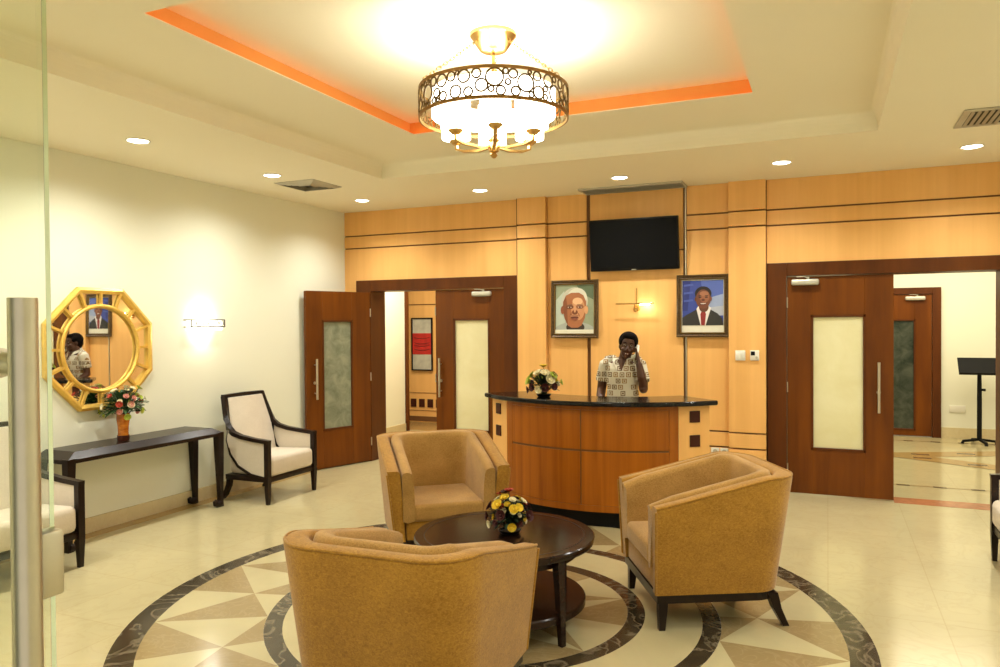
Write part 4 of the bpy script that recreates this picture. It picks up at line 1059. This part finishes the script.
# ------------------------------------------------------------------ glass entrance door leaf at the camera's side
t = thing('glass_door', 'open clear glass entrance door with tall steel pull handle', 'glass door', (-.97, 0, 0))
obj('glass_pane', MB().box(-.006, .006, -.24, .689, .012, 2.42, .001, 1), 'glass', t, False)
for sx in (1, -1):
    h = MB(); h.tube([(sx * .07, .606, .42), (sx * .07, .606, 1.735)], .0165, 20)
    hd = obj('pull_handle', h, 'steel', t)
    for z in (1.655, .50):
        obj('standoff', MB().lathe([(.014, 0), (.014, .035), (.019, .036), (.019, .064), (.002, .064)], n=16, mtx=Matrix.Rotation(-sx * PI / 2, 4, 'Y'), c=(sx * .062, .606, z)), 'steel', hd)
obj('lock_case', MB().box(-.014, .016, .664, .697, 1.335, 1.425, .006, 2), 'steel', t)
obj('patch_fitting', MB().box(-.022, .022, -.24, .05, .012, .075, .004, 2), 'steel', t)

# ------------------------------------------------------------------ receptionist (local: facing -y)
def remesh(mb, name, mat, parent, voxel, smooth_it=4):
    bmesh.ops.recalc_face_normals(mb.bm, faces=mb.bm.faces)
    me = bpy.data.meshes.new(name + '_tmp'); mb.bm.to_mesh(me); mb.bm.free()
    o = bpy.data.objects.new(name + '_tmp', me); COL.objects.link(o)
    r = o.modifiers.new('r', 'REMESH'); r.mode = 'VOXEL'; r.voxel_size = voxel
    s_ = o.modifiers.new('s', 'SMOOTH'); s_.iterations = smooth_it; s_.factor = .5
    bpy.context.view_layer.update()
    dg = bpy.context.evaluated_depsgraph_get(); me2 = bpy.data.meshes.new_from_object(o.evaluated_get(dg))
    bpy.data.objects.remove(o); me2.name = name; me2.materials.clear(); me2.materials.append(M[mat])
    q = bpy.data.objects.new(name, me2); COL.objects.link(q); q.parent = parent
    for p in me2.polygons: p.use_smooth = True
    return q
PX, PY = -1.795, 7.03
t = thing('person', 'woman in a printed blouse smiling on the phone behind the desk', 'person', (PX, PY, 0), math.radians(9))
HT_ = Matrix.Translation((.030, -.01, 1.36)) @ Matrix.Rotation(math.radians(10), 4, 'Y') @ Matrix.Rotation(math.radians(6), 4, 'Z')   # head frame, origin at the neck top
def oval(c, a, b, n=18): return [Vector((c[0] + a * math.cos(2 * PI * i / n), c[1] + b * math.sin(2 * PI * i / n), c[2])) for i in range(n)]
bd = MB()
tor = [((0, .01, .80), .155, .115), ((0, .01, .88), .170, .120), ((0, .0, .98), .140, .105), ((0, -.005, 1.08), .130, .10), ((0, -.012, 1.18), .140, .112), ((0, -.005, 1.26), .145, .105), ((0, .005, 1.31), .135, .085), ((0, .01, 1.345), .085, .065)]
bd.loft([oval(*q) for q in tor])
bd.tube([(0, .015, 1.30), (.014, .008, 1.36), (.036, 0, 1.44)], [.060, .050, .050], 14)
for sx in (-1, 1):
    bd.tube([(sx * .085, .01, .85), (sx * .09, .0, .48), (sx * .09, .02, .10)], [.085, .058, .038], 12)
    bd.tube([(sx * .09, .05, .035), (sx * .095, -.05, .035), (sx * .10, -.13, .022)], [.034, .038, .026], 10)
    bd.ell((sx * .152, .005, 1.295), .058, .055, .055)
arms = [[(-.155, .005, 1.295), (-.188, .02, 1.18), (-.205, .025, 1.055), (-.205, -.07, .985), (-.195, -.165, .925)], [(.155, .005, 1.295), (.188, -.03, 1.18), (.200, -.085, 1.07), (.186, -.12, 1.19), (.162, -.115, 1.315)]]
AR = [.052, .048, .044, .042, .029]
for A in arms: bd.tube(A, AR, 12); bd.ell(A[2], .039, .039, .039)
# skull, jaw, nose, ears
def H(p): return HT_ @ Vector(p)
bd.ell(H((0, .005, .135)), .074, .092, .095, 20, 14, HT_.to_3x3()); bd.ell(H((0, -.028, .065)), .056, .062, .068, 18, 12, HT_.to_3x3()); bd.ell(H((0, -.062, .012)), .026, .022, .018, 12, 8, HT_.to_3x3())
bd.tube([H((0, -.082, .118)), H((0, -.102, .088)), H((0, -.100, .072))], [.008, .014, .012], 10); bd.ell(H((-.014, -.088, .073)), .010, .010, .009); bd.ell(H((.014, -.088, .073)), .010, .010, .009)
for sx in (-1, 1):
    bd.ell(H((sx * .074, .005, .105)), .010, .020, .030, 12, 8, HT_.to_3x3()); bd.ell(H((sx * .040, -.068, .078)), .022, .018, .020, 12, 8, HT_.to_3x3())
# her right hand resting on the counter
def finger(mb, pts, r): mb.tube(pts, [r, r * .95, r * .9, r * .7][:len(pts)], 8)
wr = Vector((-.195, -.165, .925))
bd.loft([[wr + Vector((dx, dy, dz)) for dx, dz in ((-.026, -.010), (0, -.014), (.026, -.010), (.026, .012), (0, .016), (-.026, .012))] for dy in (.01, -.03, -.075)])
for k, (dx, ln) in enumerate(((-.030, .052), (-.010, .066), (.010, .070), (.029, .060))):
    b0 = wr + Vector((dx, -.065, .004)); finger(bd, [b0, b0 + Vector((dx * .12, -ln * .45, .008)), b0 + Vector((dx * .15, -ln * .8, -.004)), b0 + Vector((dx * .15, -ln, -.016))], .0088)
b0 = wr + Vector((.026, -.02, 0)); finger(bd, [b0, b0 + Vector((.028, -.025, 0)), b0 + Vector((.034, -.055, -.006))], .010)
# her left hand closed round the handset beside the ear
wl = Vector((.162, -.115, 1.315)); pal = Vector((.146, -.088, 1.392)); ax = (pal - wl).normalized()
bd.tube([wl, wl.lerp(pal, .5), pal, pal + ax * .02], [(.024, .019), (.033, .017), (.036, .016), (.030, .014)], 12)
for k, (o_, ln) in enumerate(((-.030, .9), (-.011, 1.0), (.009, .98), (.028, .85))):
    side = Vector((-.25, -.55, .35)).normalized()
    b0 = pal + ax * .022 + Vector((0, o_ * .75, -o_ * .55))
    finger(bd, [b0, b0 + Vector((-.004, -.012, .026)) * ln, b0 + Vector((-.024, -.020, .032)) * ln, b0 + Vector((-.040, -.018, .020)) * ln], .0088)
b0 = wl.lerp(pal, .45) + Vector((-.018, .012, 0)); finger(bd, [b0, b0 + Vector((-.026, .0, .024)), b0 + Vector((-.034, -.006, .052))], .010)
body = remesh(bd, 'body', 'skin', t, .0065, 3)
# blouse with short sleeves
sh = MB()
sh.loft([oval((c_[0], c_[1], c_[2]), a + .016, b_ + .016, 22) for c_, a, b_ in [((0, .01, .78), .165, .12)] + tor[1:7]] )
for A, n_ in ((arms[0], 3), (arms[1], 3)):
    P = [Vector(A[0]) + Vector((-.03 if A[0][0] > 0 else .03, 0, .01)), Vector(A[0]), Vector(A[1]), Vector(A[1]).lerp(Vector(A[2]), .35)]
    sh.tube(P, [.070, .070, .066, .068], 14)
for sx in (-1, 1): sh.tube([(sx * .155, .005, 1.325), (sx * .10, .012, 1.350), (sx * .065, .018, 1.362)], [.050, .040, .026], 12)
sh.ell((0, .03, 1.33), .085, .06, .045)
blouse = remesh(sh, 'blouse', 'shirt', t, .0065, 4)
col = MB()
for sx in (-1, 1):
    col.loft([[Vector((sx * .066, .0, 1.385)), Vector((sx * .095, -.02, 1.355)), Vector((sx * .090, -.024, 1.349)), Vector((sx * .062, -.004, 1.379))],
              [Vector((sx * .045, -.072, 1.350)), Vector((sx * .082, -.098, 1.315)), Vector((sx * .077, -.102, 1.310)), Vector((sx * .041, -.076, 1.345))],
              [Vector((sx * .008, -.122, 1.262)), Vector((sx * .034, -.130, 1.232)), Vector((sx * .030, -.133, 1.230)), Vector((sx * .004, -.126, 1.258))]])
obj('collar', col, 'shirt', blouse)
nk = MB(); nk.loft([[Vector((-.042, -.078, 1.345)), Vector((0, -.108, 1.350)), Vector((.042, -.078, 1.345)), Vector((0, -.07, 1.345))], [Vector((-.004, -.134, 1.248)), Vector((0, -.135, 1.248)), Vector((.004, -.134, 1.248)), Vector((0, -.12, 1.248))]]); obj('neckline', nk, 'skin', body)
# skirt-trousers and shoes
tr = MB(); tr.loft([oval((0, .01, .74), .17, .125), oval((0, .01, .88), .182, .13), oval((0, .0, .98), .158, .115)])
for sx in (-1, 1): tr.tube([(sx * .085, .01, .82), (sx * .09, .0, .48), (sx * .09, .02, .09)], [.098, .074, .062], 14)
remesh(tr, 'trousers', 'trouser', t, .012, 3)
# hair: close cap, back and top of the head
hr = MB(); hr.ell(H((0, .028, .160)), .094, .096, .094, 24, 16, HT_.to_3x3()); hr.ell(H((0, .05, .115)), .084, .070, .085, 18, 12, HT_.to_3x3()); hr.ell(H((0, -.030, .205)), .066, .050, .036, 18, 10, HT_.to_3x3())
for sx in (-1, 1): hr.ell(H((sx * .068, -.020, .150)), .016, .035, .038, 12, 8, HT_.to_3x3())
remesh(hr, 'hair', 'hair', t, .006, 3)
for sx in (-1, 1):
    e = MB(); e.ell(H((sx * .030, -.0790, .122)), .012, .008, .0055, 14, 8, HT_.to_3x3()); ey = obj('eye', e, 'eyew', t)
    e = MB(); e.ell(H((sx * .030, -.0860, .122)), .0060, .003, .0052, 12, 8, HT_.to_3x3()); obj('pupil', e, 'pupil', ey)
    e = MB(); e.tube([H((sx * .012, -.087, .142)), H((sx * .032, -.086, .149)), H((sx * .050, -.072, .142))], [.003, .004, .002], 8); obj('eyebrow', e, 'hair', t)
mo = MB(); mo.tube([H((-.030, -.080, .050)), H((-.015, -.090, .043)), H((0, -.093, .0415)), H((.015, -.090, .043)), H((.030, -.080, .050))], [.003, .008, .009, .008, .003], 8); mth = obj('lips', mo, 'lip', t)
mo = MB(); mo.tube([H((-.022, -.088, .0475)), H((-.010, -.0955, .0435)), H((.010, -.0955, .0435)), H((.022, -.088, .0475))], [.002, .0048, .0048, .002], 8); obj('teeth', mo, 'tooth', mth)
for sx in (-1, 1):
    s_ = MB(); s_.ell((sx * .098, -.045, .03), .045, .125, .032, 14, 8); obj('shoe', s_, 'black', t)
# phone handset held at her ear
hs = MB(); E0, E1 = H((.088, -.012, .120)), H((.066, -.088, .030)); mid = (E0 + E1) / 2 + Vector((.020, -.014, -.004))
hs.tube([E0 + Vector((.008, 0, .014)), E0.lerp(mid, .5) + Vector((.006, -.003, 0)), mid, E1.lerp(mid, .5) + Vector((.004, -.006, 0)), E1 + Vector((.0, -.006, -.012))], [.016, .014, .013, .014, .017], 10)
hs.ell(E0, .020, .022, .022, 12, 8); hs.ell(E1, .020, .020, .018, 12, 8)
ph = obj('phone_handset', hs, 'white', None); ph.matrix_world = Matrix.Translation((PX, PY, 0)) @ Matrix.Rotation(math.radians(9), 4, 'Z')
tag(ph, 'white telephone handset held to the ear of the receptionist', 'telephone')
